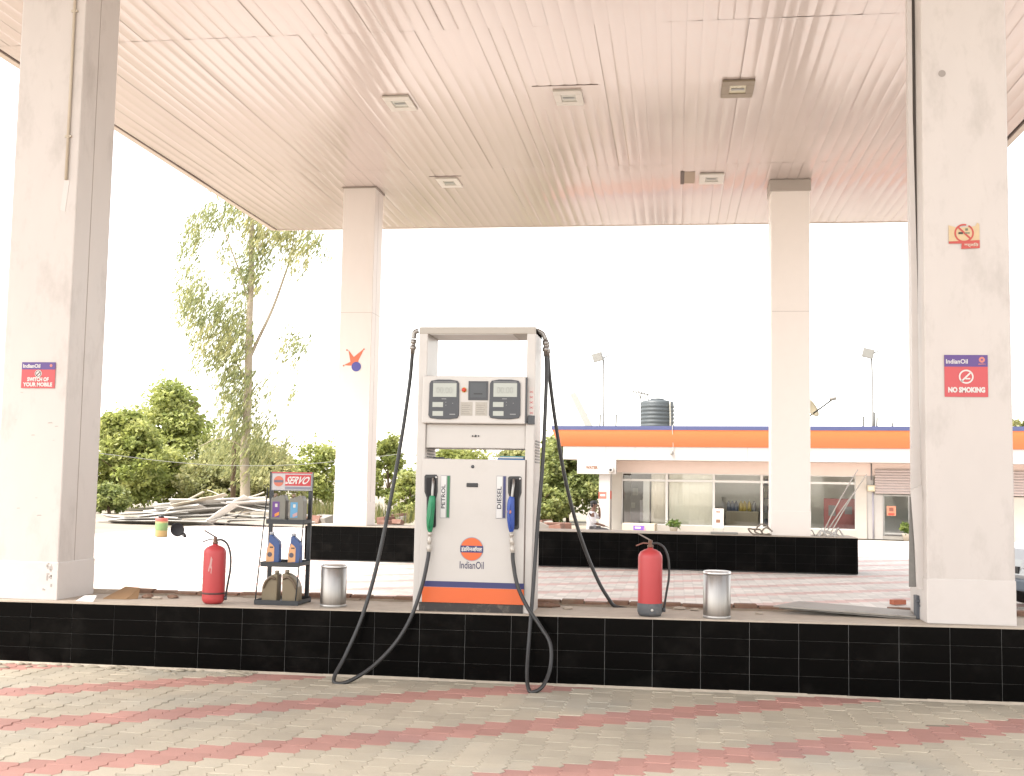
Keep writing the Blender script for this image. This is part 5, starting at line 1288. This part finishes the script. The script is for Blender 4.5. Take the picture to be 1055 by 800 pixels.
# ------------------------------------------------------------------ person by the porch pillar
def skin_mesh(name, verts, edges, radii, m, parent, off, sub=2, root=0):
    bm = bmesh.new(); lay = bm.verts.layers.skin.verify()
    V = []
    for v, r in zip(verts, radii):
        q = bm.verts.new(Vector(v)); q[lay].radius = r if isinstance(r, tuple) else (r, r); V.append(q)
    V[root][lay].use_root = True
    for a, b in edges: bm.edges.new((V[a], V[b]))
    me = bpy.data.meshes.new(name); bm.to_mesh(me); bm.free(); me.materials.append(m)
    o = bpy.data.objects.new(name, me); COL.objects.link(o); o.parent = parent; o.location = off
    s = o.modifiers.new('skin', 'SKIN'); s.use_smooth_shade = True
    ss = o.modifiers.new('subsurf', 'SUBSURF'); ss.levels = sub; ss.render_levels = sub
    return o
def person():
    c = atZ(612, 560, 0); D = 31.
    c = atY(609.5, 530, D); c.z = 0
    t = thing('person', 'seated person in a white shirt, hand raised to the face, left of the shop', 'person', c)
    skin = mat('skin_brown', (.22,.11,.07), .5)
    # local frame: facing +x
    V = [(0,0,.50), (-.02,0,.66), (-.01,0,.82), (.02,0,.94), (.04,0,1.03), (.06,0,1.10), (.07,0,1.17), (.065,0,1.235),
         (.02,.17,.94), (.02,-.17,.94), (.20,.23,.80), (.20,.13,1.02), (.08,-.23,.70), (.30,-.16,.64),
         (.05,.1,.48), (.05,-.1,.48), (.44,.11,.49), (.44,-.11,.49), (.40,.11,.09), (.42,-.11,.09), (.57,.12,.035), (.59,-.12,.035)]
    E = [(0,1),(1,2),(2,3),(3,4),(4,5),(5,6),(6,7),(3,8),(8,10),(10,11),(3,9),(9,12),(12,13),(0,14),(0,15),(14,16),(16,18),(18,20),(15,17),(17,19),(19,21)]
    Rr = [(.16,.12),(.13,.11),(.15,.11),(.11,.08),.055,.07,.088,.07,.065,.065,.042,.03,.042,.03,.095,.095,.065,.065,.042,.042,.035,.035]
    for (w_, dirv, spread) in ((11, Vector((-.15, -.1, 1)), Vector((0, 1, 0))), (13, Vector((1, .2, -.3)), Vector((0, 1, 0)))):
        b = Vector(V[w_]); dn = dirv.normalized(); palm = b+dn*.07; V.append(tuple(palm)); Rr.append((.036, .02)); pi_ = len(V)-1; E.append((w_, pi_))
        for k, ln in enumerate((.055, .07, .075, .068, .05)):
            s = spread*(.03-.017*k) if k else spread*.05
            base = palm+dn*(.02 if k else -.03)+s*.8
            for q, rr_ in ((base, .0095), (base+dn*ln*.6+s*.35, .0085), (base+dn*ln+s*.4+Vector((.012, 0, -.006)), .007)): V.append(tuple(q)); Rr.append(rr_)
            n = len(V); E += [(pi_, n-3), (n-3, n-2), (n-2, n-1)]
    skin_mesh('body', V, E, Rr, skin, t, (0, 0, 0))
    hd = Vector((.07, 0, 1.175)); k0 = c
    mb = MB()
    mb.lathe([(.0, -.005), (.085, 0), (.098, .03), (.088, .07), (.05, .1), (0, .108)], k0+hd+Vector((-.018, 0, .0)), 18, xs=1.05, ys=.92)
    mb.lathe([(0, -.09), (.06, -.08), (.078, -.03), (.08, .02), (0, .03)], k0+hd+Vector((-.04, 0, .01)), 14, xs=.8, ys=1.0)
    mb.build('hair', mat('hair_black', (.012,.01,.009), .6), t)
    mb = MB(); mb.prism([k0+hd+Vector(q) for q in ((.082, -.012, -.035), (.082, .012, -.035), (.106, 0, -.033))], (-.004, 0, .04)); mb.build('nose', skin, t)
    for s in (-1, 1):
        mb = MB(); mb.lathe([(.0, -.012), (.012, 0), (0, .012)], k0+hd+Vector((.076, s*.032, .005)), 10, axis=X); mb.build('eye', mat('eye_dark', (.05,.04,.035), .3), t)
        mb = MB(); mb.lathe([(.0, -.012), (.022, -.008), (.026, .004), (.0, .012)], k0+hd+Vector((-.01, s*.088, -.01)), 12, axis=Vector((0, s, 0)), xs=.7); mb.build('ear', skin, t)
    mb = MB(); mb.box(k0+hd+Vector((.068, -.022, -.07)), k0+hd+Vector((.078, .022, -.062))); mb.build('mouth', mat('lip_brown', (.16,.06,.045), .5), t)
    sv = [(.03,0,.47), (0,0,.55), (-.02,0,.66), (-.01,0,.82), (.02,0,.945), (.03,0,.99), (.02,.175,.93), (.02,-.175,.93), (.17,.225,.83), (.20,.20,.87), (.06,-.23,.74), (.15,-.205,.69)]
    se = [(0,1),(1,2),(2,3),(3,4),(4,5),(4,6),(6,8),(8,9),(4,7),(7,10),(10,11)]
    sr = [(.2,.16),(.19,.155),(.165,.14),(.18,.135),(.135,.1),.075,.085,.085,.066,.06,.066,.06]
    skin_mesh('shirt', sv, se, sr, mat('shirt_white', (.8,.78,.79), .85), t, (0, 0, 0), root=2)
    tv = [(.02,0,.5), (.08,.1,.485), (.08,-.1,.485), (.45,.11,.49), (.45,-.11,.49), (.41,.11,.1), (.43,-.11,.1)]
    skin_mesh('trousers', tv, [(0,1),(0,2),(1,3),(2,4),(3,5),(4,6)], [(.165,.13),.112,.112,.088,.088,.075,.075], mat('trousers_grey', (.16,.15,.15), .85), t, (0, 0, 0))
    for s in (1, -1):
        mb = MB(); mb.lathe([(.05, 0), (.055, .015), (.05, .05), (.03, .075), (0, .08)], k0+Vector((.5-.01*s, s*.115, 0)), 16, xs=2.2, ys=.95); mb.build('shoe', M_black, t)
    st = thing('stool', 'low wooden stool under the seated person in the white shirt', 'stool', c)
    mb = MB(); mb.box(k0+Vector((-.2, -.2, .35)), k0+Vector((.24, .2, .39))); mb.build('seat', mat('stool_wood', (.3,.2,.12), .6), st, bevel=.01)
    for sx in (-.17, .21):
        for sy in (-.17, .17):
            mb = MB(); mb.cyl(k0+Vector((sx, sy, 0)), k0+Vector((sx, sy, .349)), .018, n=8); mb.build('leg', mat('stool_wood', (.3,.2,.12), .6), st)
person()

# ------------------------------------------------------------------ car at the right edge, behind the column
def car():
    p = atZ(1049, 633, 0); x0, y0 = p.x+.0, p.y
    t = thing('parked_car', 'silver car parked at the right edge behind the near column, mostly out of frame', 'car', (0, 0, 0))
    paint = mat('car_silver', (.5,.52,.53), .3, metal=.3, coat=.5)
    L_, Wd = 3.7, 1.55
    side = [(.05,.32),(.0,.5),(.04,.72),(.2,.86),(.85,.97),(1.0,.985),(1.55,1.40),(1.9,1.48),(2.9,1.46),(3.4,1.05),(3.65,.98),(3.7,.6),(3.62,.3),(3.2,.24),(.5,.24)]
    mb = MB(); mb.prism([(x, -Wd/2, z) for x, z in side], (0, Wd, 0)); mb.build('body', paint, t, bevel=.06, seg=3)
    gl = mat('car_glass', (.02,.025,.03), .08)
    for s in (-1, 1):
        yy = s*(Wd/2+.003)
        for pts in ([(1.2,1.02),(1.62,1.36),(2.05,1.41),(2.05,1.02)], [(2.12,1.02),(2.12,1.41),(2.8,1.39),(3.1,1.06)]):
            mb = MB(); mb.prism([(x, yy, z) for x, z in pts], (0, .006*s, 0)); mb.build('side_window', gl, t)
        mb = MB(); mb.box((.2, yy, .44), (3.6, yy+.012*s, .5)); mb.build('side_moulding', M_dgrey, t)
        for x in (.72, 2.95):
            mb = MB(); mb.lathe([(.17, 0), (.29, .005), (.31, .03), (.31, .16), (.29, .19), (.17, .19)], (x, s*(Wd/2-.17 if s > 0 else Wd/2-.17), .31), 28, axis=Y_*s); wh = mb.build('wheel', M_rub, t)
            mb = MB(); mb.lathe([(.0, .188), (.06, .2), (.165, .195), (.175, .18)], (x, s*(Wd/2-.17), .31), 20, axis=Y_*s); mb.build('rim', M_alu, wh)
        mb = MB(); mb.prism([(.0-.004, s*.45, .6), (.03, s*.72, .62), (.1, s*.74, .76), (.035, s*.45, .72)], (.05, 0, 0)); mb.build('headlight', mat('headlight_glass', (.6,.62,.62), .1), t)
        mb = MB(); mb.box((1.25, s*(Wd/2+.01), 1.0), (1.4, s*(Wd/2+.16), 1.1)); mb.build('wing_mirror', M_dgrey, t, bevel=.02)
    mb = MB(); mb.prism([(.985, -.62, .995), (.985, .62, .995), (1.53, .55, 1.395), (1.53, -.55, 1.395)], (-.006, 0, .01)); mb.build('windscreen', gl, t)
    mb = MB(); mb.box((-.035, -.7, .28), (.1, .7, .45)); mb.build('bumper', mat('bumper_bluegrey', (.13,.17,.22), .4), t, bevel=.03)
    mb = MB(); mb.box((-.012, -.4, .52), (.06, .4, .62)); mb.build('grille', M_black, t, bevel=.01)
    t.location = (x0+.06, y0+.9, 0); t.rotation_euler = (0, 0, math.radians(14))
car()

# ------------------------------------------------------------------ drum, disc, scrap pile, rubble
Yc = 33.0
a = atZ(166, 553, 0); Yc = a.y; s = F/(a-EYE).dot(fw); r = 6.3/s; h = 21/s
t = thing('printed_can', 'orange and green printed can standing on the pale paving at left', 'can', a)
mb = MB(); mb.lathe([(r*.96, 0), (r, .015), (r, h*.86), (r*.95, h*.88), (r*.95, h*.9)], a, 28); mb.build('body', mat('can_yellow', (.45,.33,.13), .5), t)
mb = MB(); mb.lathe([(r*1.004, h*.30), (r*1.006, h*.302), (r*1.006, h*.66), (r*1.004, h*.662)], a, 28); mb.build('green_band', mat('can_green', (.2,.33,.12), .5, vary=.3, scale=8), t)
mb = MB(); mb.lathe([(r*1.004, h*.74), (r*1.006, h*.742), (r*1.006, h*.87), (r*.96, h*.9), (0, h*.905)], a, 28); mb.build('red_top', mat('can_red', (.48,.11,.08), .5), t)
mb = MB(); mb.lathe([(r*.45, h*.9), (r*.45, h), (r*.35, h*1.04), (0, h*1.04)], a+Vector((-.02, 0, 0)), 16); mb.build('cap', M_black, t)
a = atZ(181, 553.5, 0); ax = Vector((.35, -1, .25)).normalized(); s = F/(a-EYE).dot(fw); R_ = 7.2/s
c = a+Vector((0, .1, R_*1.0))
t = thing('black_disc', 'round black plastic lid with a short stub, propped beside the printed can', 'lid', a)
mb = MB(); mb.lathe([(R_*.9, 0), (R_, .01), (R_, .05), (R_*.92, .06), (R_*.86, .045), (0, .045)], c, 28, axis=ax, xs=.95); mb.build('lid', mat('lid_black', (.012,.012,.013), .8, spec=.2), t)
mb = MB(); mb.tube([c+Vector((R_*.7, 0, -R_*.4)), c+Vector((R_*1.1, 0, -R_*.6)), c+Vector((R_*1.25, -.02, -R_*1.0))], .035, 8, sub=3); mb.build('stub', mat('lid_black', (.03,.03,.032), .5), t)
mb = MB(); mb.cyl(c-ax*.02, c+Vector((.0, .45, -R_)), .02, n=8); mb.build('prop', M_dgrey, t)

rr = random.Random(31)
PY = atZ(195, 541, 0).y
sheetm = [mat('scrap_sheet_white', (.72,.69,.64), .5, vary=.1, dirt=(.5,.45,.38), dscale=2), mat('scrap_sheet_grey', (.45,.43,.39), .5, vary=.15, metal=.2), mat('scrap_sheet_cream', (.62,.55,.44), .55, vary=.1)]
def px2w(px, py): return atY(px, py, PY)
# (px centre, py, length px, tilt deg, width m, thickness, material)
S = [(165,541,120,1,.5,.03,1),(220,540,130,-1,.6,.03,0),(150,537,80,3,.5,.04,0),(240,537,110,2,.6,.05,1),(185,533,110,4,.7,.05,0),(250,533,90,-3,.6,.04,2),
     (160,530,70,2,.5,.04,0),(205,529,120,6,.7,.05,0),(255,529,80,12,.4,.03,0),(232,527,60,32,.35,.03,0),(180,526,70,7,.5,.05,0),(262,524,70,-8,.6,.04,0),
     (210,523,100,4,.6,.04,1),(240,521,110,1,.7,.05,0),(195,519,70,6,.4,.03,0),(265,519,60,4,.6,.05,0),(225,517,100,2,.5,.04,0),(205,516,60,12,.3,.02,2),
     (250,514,90,0,.5,.03,2),(185,521,60,28,.12,.03,2),(225,512,30,-25,.06,.03,2),(262,511,22,18,.07,.03,2),(135,534,60,-2,.5,.04,0),(125,538,50,2,.4,.03,0),(282,527,50,-15,.4,.04,1),(270,536,70,4,.6,.04,1),(245,531,40,40,.25,.03,1),(290,533,60,3,.5,.04,0),(300,538,50,-4,.5,.03,1)]
for k, (px, py, lp, tilt, wd, th, mi) in enumerate(S):
    sc = (px2w(px, py)-EYE).dot(fw)/F; ln = lp*sc
    yy = PY+rr.uniform(0, 1.2); q = atY(px, py, yy)
    Mx = Matrix.Translation((q.x, yy, max(.03, q.z))) @ Matrix.Rotation(rr.uniform(-.25, .25), 4, 'Z') @ Matrix.Rotation(-math.radians(tilt), 4, 'Y') @ Matrix.Rotation(rr.uniform(-.5, .1), 4, 'X')
    mb = MB(); n = 5
    for i in range(n+1):
        pass
    # slightly buckled sheet
    vs = []
    b0 = rr.uniform(-.05, .05)
    for i in range(n+1):
        x = -ln/2+ln*i/n; zz = b0*math.sin(i/n*math.pi)+rr.gauss(0, .012)
        for (y, z) in ((-wd/2, 0), (wd/2, 0), (wd/2, th), (-wd/2, th)): vs.append(Mx @ Vector((x, y, z+zz)))
    fs = [(3, 2, 1, 0), tuple(4*n+i for i in range(4))]
    for i in range(n):
        for j in range(4): fs.append((4*i+j, 4*i+(j+1) % 4, 4*i+4+(j+1) % 4, 4*i+4+j))
    mb.add(vs, fs)
    tag(mb.build('scrap_sheet', sheetm[mi]), 'bent pale sheet in the scrap heap under the tall slender tree', 'scrap sheet', 'sheets of the scrap heap')
# red brick rubble near the far-left column and behind the dispenser
for k in range(34):
    px = rr.choice((rr.uniform(318, 345), rr.uniform(389, 415), rr.uniform(556, 575))); py = rr.uniform(533, 543) if px < 500 else rr.uniform(544, 549)
    p = atZ(px, py, 0.0); 
    Mx = Matrix.Translation((p.x, p.y, 0)) @ Matrix.Rotation(rr.uniform(0, 3), 4, 'Z') @ Matrix.Rotation(rr.gauss(0, .2), 4, 'X')
    q = rr.uniform(.7, 1.6); mb = MB(); mb.box((-.3*q, -.14*q, -.03), (.3*q, .14*q, .2*q), 0, Mx)
    tag(mb.build('rubble_block', mat('rubble_brick', (.24,.12,.085), .9, vary=.3, scale=6, dirt=(.33,.28,.23), dscale=2, damt=.9) if k % 3 else mat('rubble_pale', (.34,.31,.27), .9), bevel=.02), 'broken masonry block in the rubble beyond the farther island', 'rubble', 'masonry rubble beyond the farther island')

# ------------------------------------------------------------------ trees
bark = mat('bark_brown', (.17,.115,.07), .9, vary=.3, scale=8, bump=.6, bscale=20)
bark_e = mat('bark_pale', (.50,.42,.31), .8, vary=.2, scale=3, dirt=(.2,.13,.08), dscale=1.2, damt=.9, bump=.4, bscale=10)
def pal(nm, cs): return [leaf_mat('%s_%d' % (nm, i), c) for i, c in enumerate(cs)]
L_bright = pal('leaf_bright', ((.34,.38,.12), (.27,.32,.095), (.40,.43,.16)))
L_mid = pal('leaf_mid', ((.27,.31,.11), (.21,.255,.09), (.33,.36,.14)))
L_olive = pal('leaf_olive', ((.36,.37,.17), (.30,.32,.14), (.41,.41,.2)))
L_euc = pal('leaf_euc', ((.29,.31,.14), (.23,.26,.115), (.36,.36,.17)))
def tree(label, px, pytop, pybase, wpx, Y, leaves, seed, lsize=.26, clumps=60, per=95, name='broadleaf_tree', flatb=.25, group=None, tall=1.0):
    rnd = random.Random(seed)
    top = atY(px, pytop, Y); g = atY(px, pybase, Y); x = top.x; sc = (g-EYE).dot(fw)/F; rx = wpx/2*sc
    hh = top.z; z0 = max(.15, hh*flatb*.5)
    t = thing(name, label, 'tree', (x, Y, 0), group)
    mb = MB(); k = []
    tr = max(.08, hh*.018)
    mb.tube([(x+.1, Y, -.05), (x+.02, Y, hh*.25), (x-.08, Y+.1, hh*.5), (x, Y, hh*.85)], lambda s: tr*(1-.8*s)+.01, 8, sub=4)
    for i in range(9):
        a = rnd.uniform(0, 6.28); zz = hh*rnd.uniform(.2, .65); l = rx*rnd.uniform(.5, .85)
        mb.tube([(x, Y, zz), (x+math.cos(a)*l*.5, Y+math.sin(a)*l*.5, zz+hh*.12), (x+math.cos(a)*l, Y+math.sin(a)*l, zz+hh*.2)], lambda s: tr*.4*(1-.8*s)+.005, 6, sub=3)
    mb.build('trunk', bark, t)
    C = []
    for i in range(clumps):
        th = rnd.uniform(0, 6.28); v = rnd.random()**.8
        z = z0+(hh-z0)*v
        w_ = (math.sin(math.pi*(v*.82+.14))**.7)*rx*(1 if v < .6 else .98)
        w_ *= tall if v > .5 else 1
        rad = w_*math.sqrt(rnd.random())*.95
        z -= (hh-z0)*.22*abs(math.sin(th*1.5+seed))*v; r_ = rx*rnd.uniform(.13, .34)
        z = min(z, hh-r_*.5)
        C.append(((x+math.cos(th)*rad, Y+math.sin(th)*rad*.8, z), (r_, r_, r_*.72)))
    mb = MB(); leafcloud(mb, C, int(per*1.15), lsize*1.2, rnd, .6, .25)
    # stray twigs breaking the outline
    for i in range(clumps):
        c, r_ = rnd.choice(C); d = Vector((rnd.gauss(0, 1), rnd.gauss(0, .5), abs(rnd.gauss(0, .8)))).normalized()
        leafcloud(mb, [(tuple(Vector(c)+d*r_[0]*rnd.uniform(1.0, 1.7)), (r_[0]*.22, r_[0]*.22, r_[0]*.34))], 11, lsize*.9, rnd, .55, .2)
    mb.build('crown', leaves, t)
tree('rounded bright green tree just right of the left column', 131, 425, 541, 90, 58, L_bright, 1, .24, 110, 110)
tree('taller light green tree behind the rounded one, left of the slender tree', 178, 392, 541, 112, 66, L_bright, 2, .27, 105, 100, tall=.8)
tree('low dark shrub at the foot of the trees beside the left column', 112, 500, 543, 44, 52, L_mid, 3, .2, 34, 80, 'shrub')
tree('dark bushy tree behind the left end of the scrap heap', 165, 462, 541, 110, 62, L_bright, 4, .24, 50, 100)
tree('feathery olive tree directly behind the slender pale trunk', 258, 452, 539, 120, 64, L_olive, 5, .24, 85, 95)
tree('olive bush between scrap heap and slender trunk', 222, 466, 539, 84, 61, L_olive, 6, .22, 60, 90, 'bush')
tree('small green bush seen left of the far left column', 326, 455, 540, 76, 72, L_bright, 7, .24, 56, 80, 'bush')
tree('slim young light green tree just right of the far left column', 402, 436, 543, 42, 60, L_bright, 8, .2, 46, 80, tall=.7)
tree('light green bush close to the left side of the dispenser', 424, 482, 543, 50, 56, L_bright, 9, .2, 34, 80, 'bush')
tree('yellowish green tree seen through the gap of the dispenser', 470, 452, 545, 90, 62, L_bright, 10, .26, 56, 85)
tree('olive tree seen at the right end of the dispenser gap', 528, 456, 546, 76, 64, L_olive, 11, .26, 50, 85)
tree('dark green bushy tree left of the shop', 584, 446, 552, 86, 54, L_mid, 12, .22, 84, 110)
tree('dense dark shrub at the left corner of the shop', 560, 500, 551, 60, 51, L_mid, 13, .2, 44, 95, 'shrub')
tree('green tree left of the near left column', -18, 420, 540, 60, 60, L_mid, 14, .26, 36, 80)
tree('green tree rising above the shop roof at the right edge', 1056, 424, 520, 40, 66, L_olive, 15, .24, 30, 80)
tree('green tree far out beyond the left edge', -110, 400, 540, 110, 70, L_bright, 16, .32, 36, 70)
# weeds
def weeds():
    rnd = random.Random(8); mb = MB()
    for _ in range(2600):
        if rnd.random() < .55: px = rnd.uniform(310, 348)
        else: px = rnd.uniform(386, 560)
        py = rnd.uniform(528, 540); p = atZ(px, py, 0); h = rnd.uniform(.25, .9)
        d = Vector((rnd.gauss(0, .18), rnd.gauss(0, .18), 1)).normalized()*h; s = Vector((rnd.uniform(-1, 1), rnd.uniform(-1, 1), 0)).normalized()*.03
        mb.add([p-s, p+s, p+d], [(0, 1, 2)], rnd.choice((0, 1, 2)))
    o = mb.build('tall_grass', pal('grass', ((.14,.145,.045), (.10,.12,.035), (.2,.18,.08))))
    tag(o, 'pale dry tall grass growing beyond the farther island', 'grass', kind='stuff')
weeds()
def eucalyptus():
    Y = 55.; rnd = random.Random(77)
    g = atZ(253, 531, 0)
    def Q(px, py, dy=0): return atY(px, py, Y+dy)
    b = Q(253, 512); b.z = -.05
    t = thing('slender_tree', 'tall slender tree with pale trunk and drooping windblown leaves beyond the canopy', 'tree', b)
    trunk = [b, Q(252.5, 505), Q(252, 470), Q(254.5, 425), Q(256, 380), Q(257, 330), Q(259, 285), Q(259, 245), Q(261, 205), Q(264, 160), Q(268, 120)]
    mb = MB(); mb.tube(trunk, lambda s: .235*(1-s)**.75+.025, 12, sub=5)
    limbs = [([(256,372,0),(266,350,.3),(281,318,.5),(294,282,.7),(300,262,.8),(304,235,.8)], .095), ([(257.5,318,0),(250,290,-.3),(240,262,-.4),(232,240,-.5),(226,215,-.4)], .06),
             ([(255,395,0),(244,375,.5),(228,350,.8),(212,325,1)], .05), ([(259,270,0),(270,250,-.5),(283,225,-.8)], .045), ([(255,415,0),(262,400,.4),(278,385,.6),(300,350,.8)], .035),
             ([(252,462,0),(240,455,-.5),(225,452,-.8),(206,460,-1)], .035), ([(258,300,0),(245,280,.6),(220,262,.9),(203,252,1)], .04), ([(304,235,.8),(316,232,.9),(328,240,1)], .03), ([(260,240,0),(248,215,.3),(238,200,.4)], .035)]
    for pts, r in limbs: mb.tube([Q(*p) for p in pts], lambda s, r=r: r*(1-.8*s)+.006, 7, sub=4)
    mb.build('trunk', bark_e, t)
    cl = [(225,222,18,14,1.0),(207,232,15,18,.8),(196,255,11,24,.6),(198,278,14,10,.4),(247,222,14,18,.6),(268,240,16,24,1),(285,232,18,18,.9),(300,246,18,24,.9),(318,240,13,18,.55),(330,254,8,12,.35),(308,268,14,14,.6),(262,268,14,22,.9),(254,292,12,20,.6),
          (236,262,9,24,.45),(198,305,16,16,1),(192,318,11,18,.7),(216,318,18,18,1),(238,328,17,24,1),(204,342,14,12,.6),(222,352,20,18,1.1),(248,345,14,28,1),(230,374,18,20,1),(242,394,18,18,.9),(254,400,12,22,.7),(298,350,9,14,.55),(311,354,8,12,.55),(292,366,7,10,.3),(306,378,6,10,.2),
          (236,418,16,18,.8),(252,428,16,20,.7),(236,445,16,20,.6),(262,452,16,22,.7),(276,440,12,18,.45),(302,408,3,14,.2),(270,292,10,16,.4),(280,262,10,10,.5),(212,288,12,10,.3),(205,372,10,14,.35),(272,400,10,16,.3),(224,462,18,20,.5),(250,478,18,20,.5),(280,478,14,22,.5),(296,462,8,16,.3),(340,258,4,8,.1),(186,300,6,14,.25),(262,200,30,16,.5),(240,190,30,12,.4),(290,205,24,14,.4)]
    mb = MB(); sl_ = (-.42, 0, -.9); tw = MB()
    sc = 55/1200.
    for (px, py, rx, ry, den) in cl:
        n = int(rx*ry*.30*den)+4
        mi0 = rnd.choice((0, 0, 1, 2))
        for _ in range(n):
            a = rnd.uniform(0, 6.28); q = math.sqrt(rnd.random())
            p = Q(px+math.cos(a)*rx*q, py+math.sin(a)*ry*q, rnd.gauss(0, .9))
            d = (Vector(sl_)+Vector((rnd.gauss(0, .16), rnd.gauss(0, .25), rnd.gauss(0, .1)))).normalized()
            ln = rnd.uniform(.45, 1.0); st = p-d*ln*.5
            mi = mi0 if rnd.random() < .7 else rnd.choice((0, 1, 2))
            for i in range(rnd.randint(6, 10)):
                c = st+d*(ln*rnd.random())+Vector((rnd.gauss(0, .045), rnd.gauss(0, .08), rnd.gauss(0, .04)))
                ax = (d+Vector((rnd.gauss(0, .16), rnd.gauss(0, .25), rnd.gauss(0, .1)))).normalized()
                s = rnd.uniform(.15, .32); sd_ = ax.cross(Vector((rnd.gauss(0, 1), rnd.gauss(0, 1), rnd.gauss(0, .4)))).normalized()*s*.13
                mb.add([c, c+ax*s*.45+sd_, c+ax*s, c+ax*s*.45-sd_], [(0, 1, 2, 3)], mi)
    mb.build('crown', L_euc, t)
eucalyptus()
# thin brown pole behind the trees with a sagging cable
p = atY(242, 421, 57.); q = atY(240, 520, 57.); mb = MB(); mb.cyl((q.x, 57, 0), (p.x, 57, p.z), .14, .10, 10)
t = thing('utility_pole', 'weathered brown pole standing left of the slender pale trunk', 'pole', (q.x, 57, 0)); mb.build('post', bark, t)
mb = MB(); mb.box((p.x-.5, 56.93, p.z-.3), (p.x+.5, 57.07, p.z-.2)); mb.build('crossarm', bark, t)
mb = MB(); mb.tube([atY(-60, 448, 50), atY(100, 467, 50.5), atY(175, 476, 51), atY(240, 480, 51.3), atY(320, 478, 51.6), atY(430, 466, 52)], .014, 6, sub=6)
tag(mb.build('overhead_cable', mat('cable_grey', (.3,.3,.26), .6)), 'thin sagging cable crossing in front of the trees at left', 'cable')
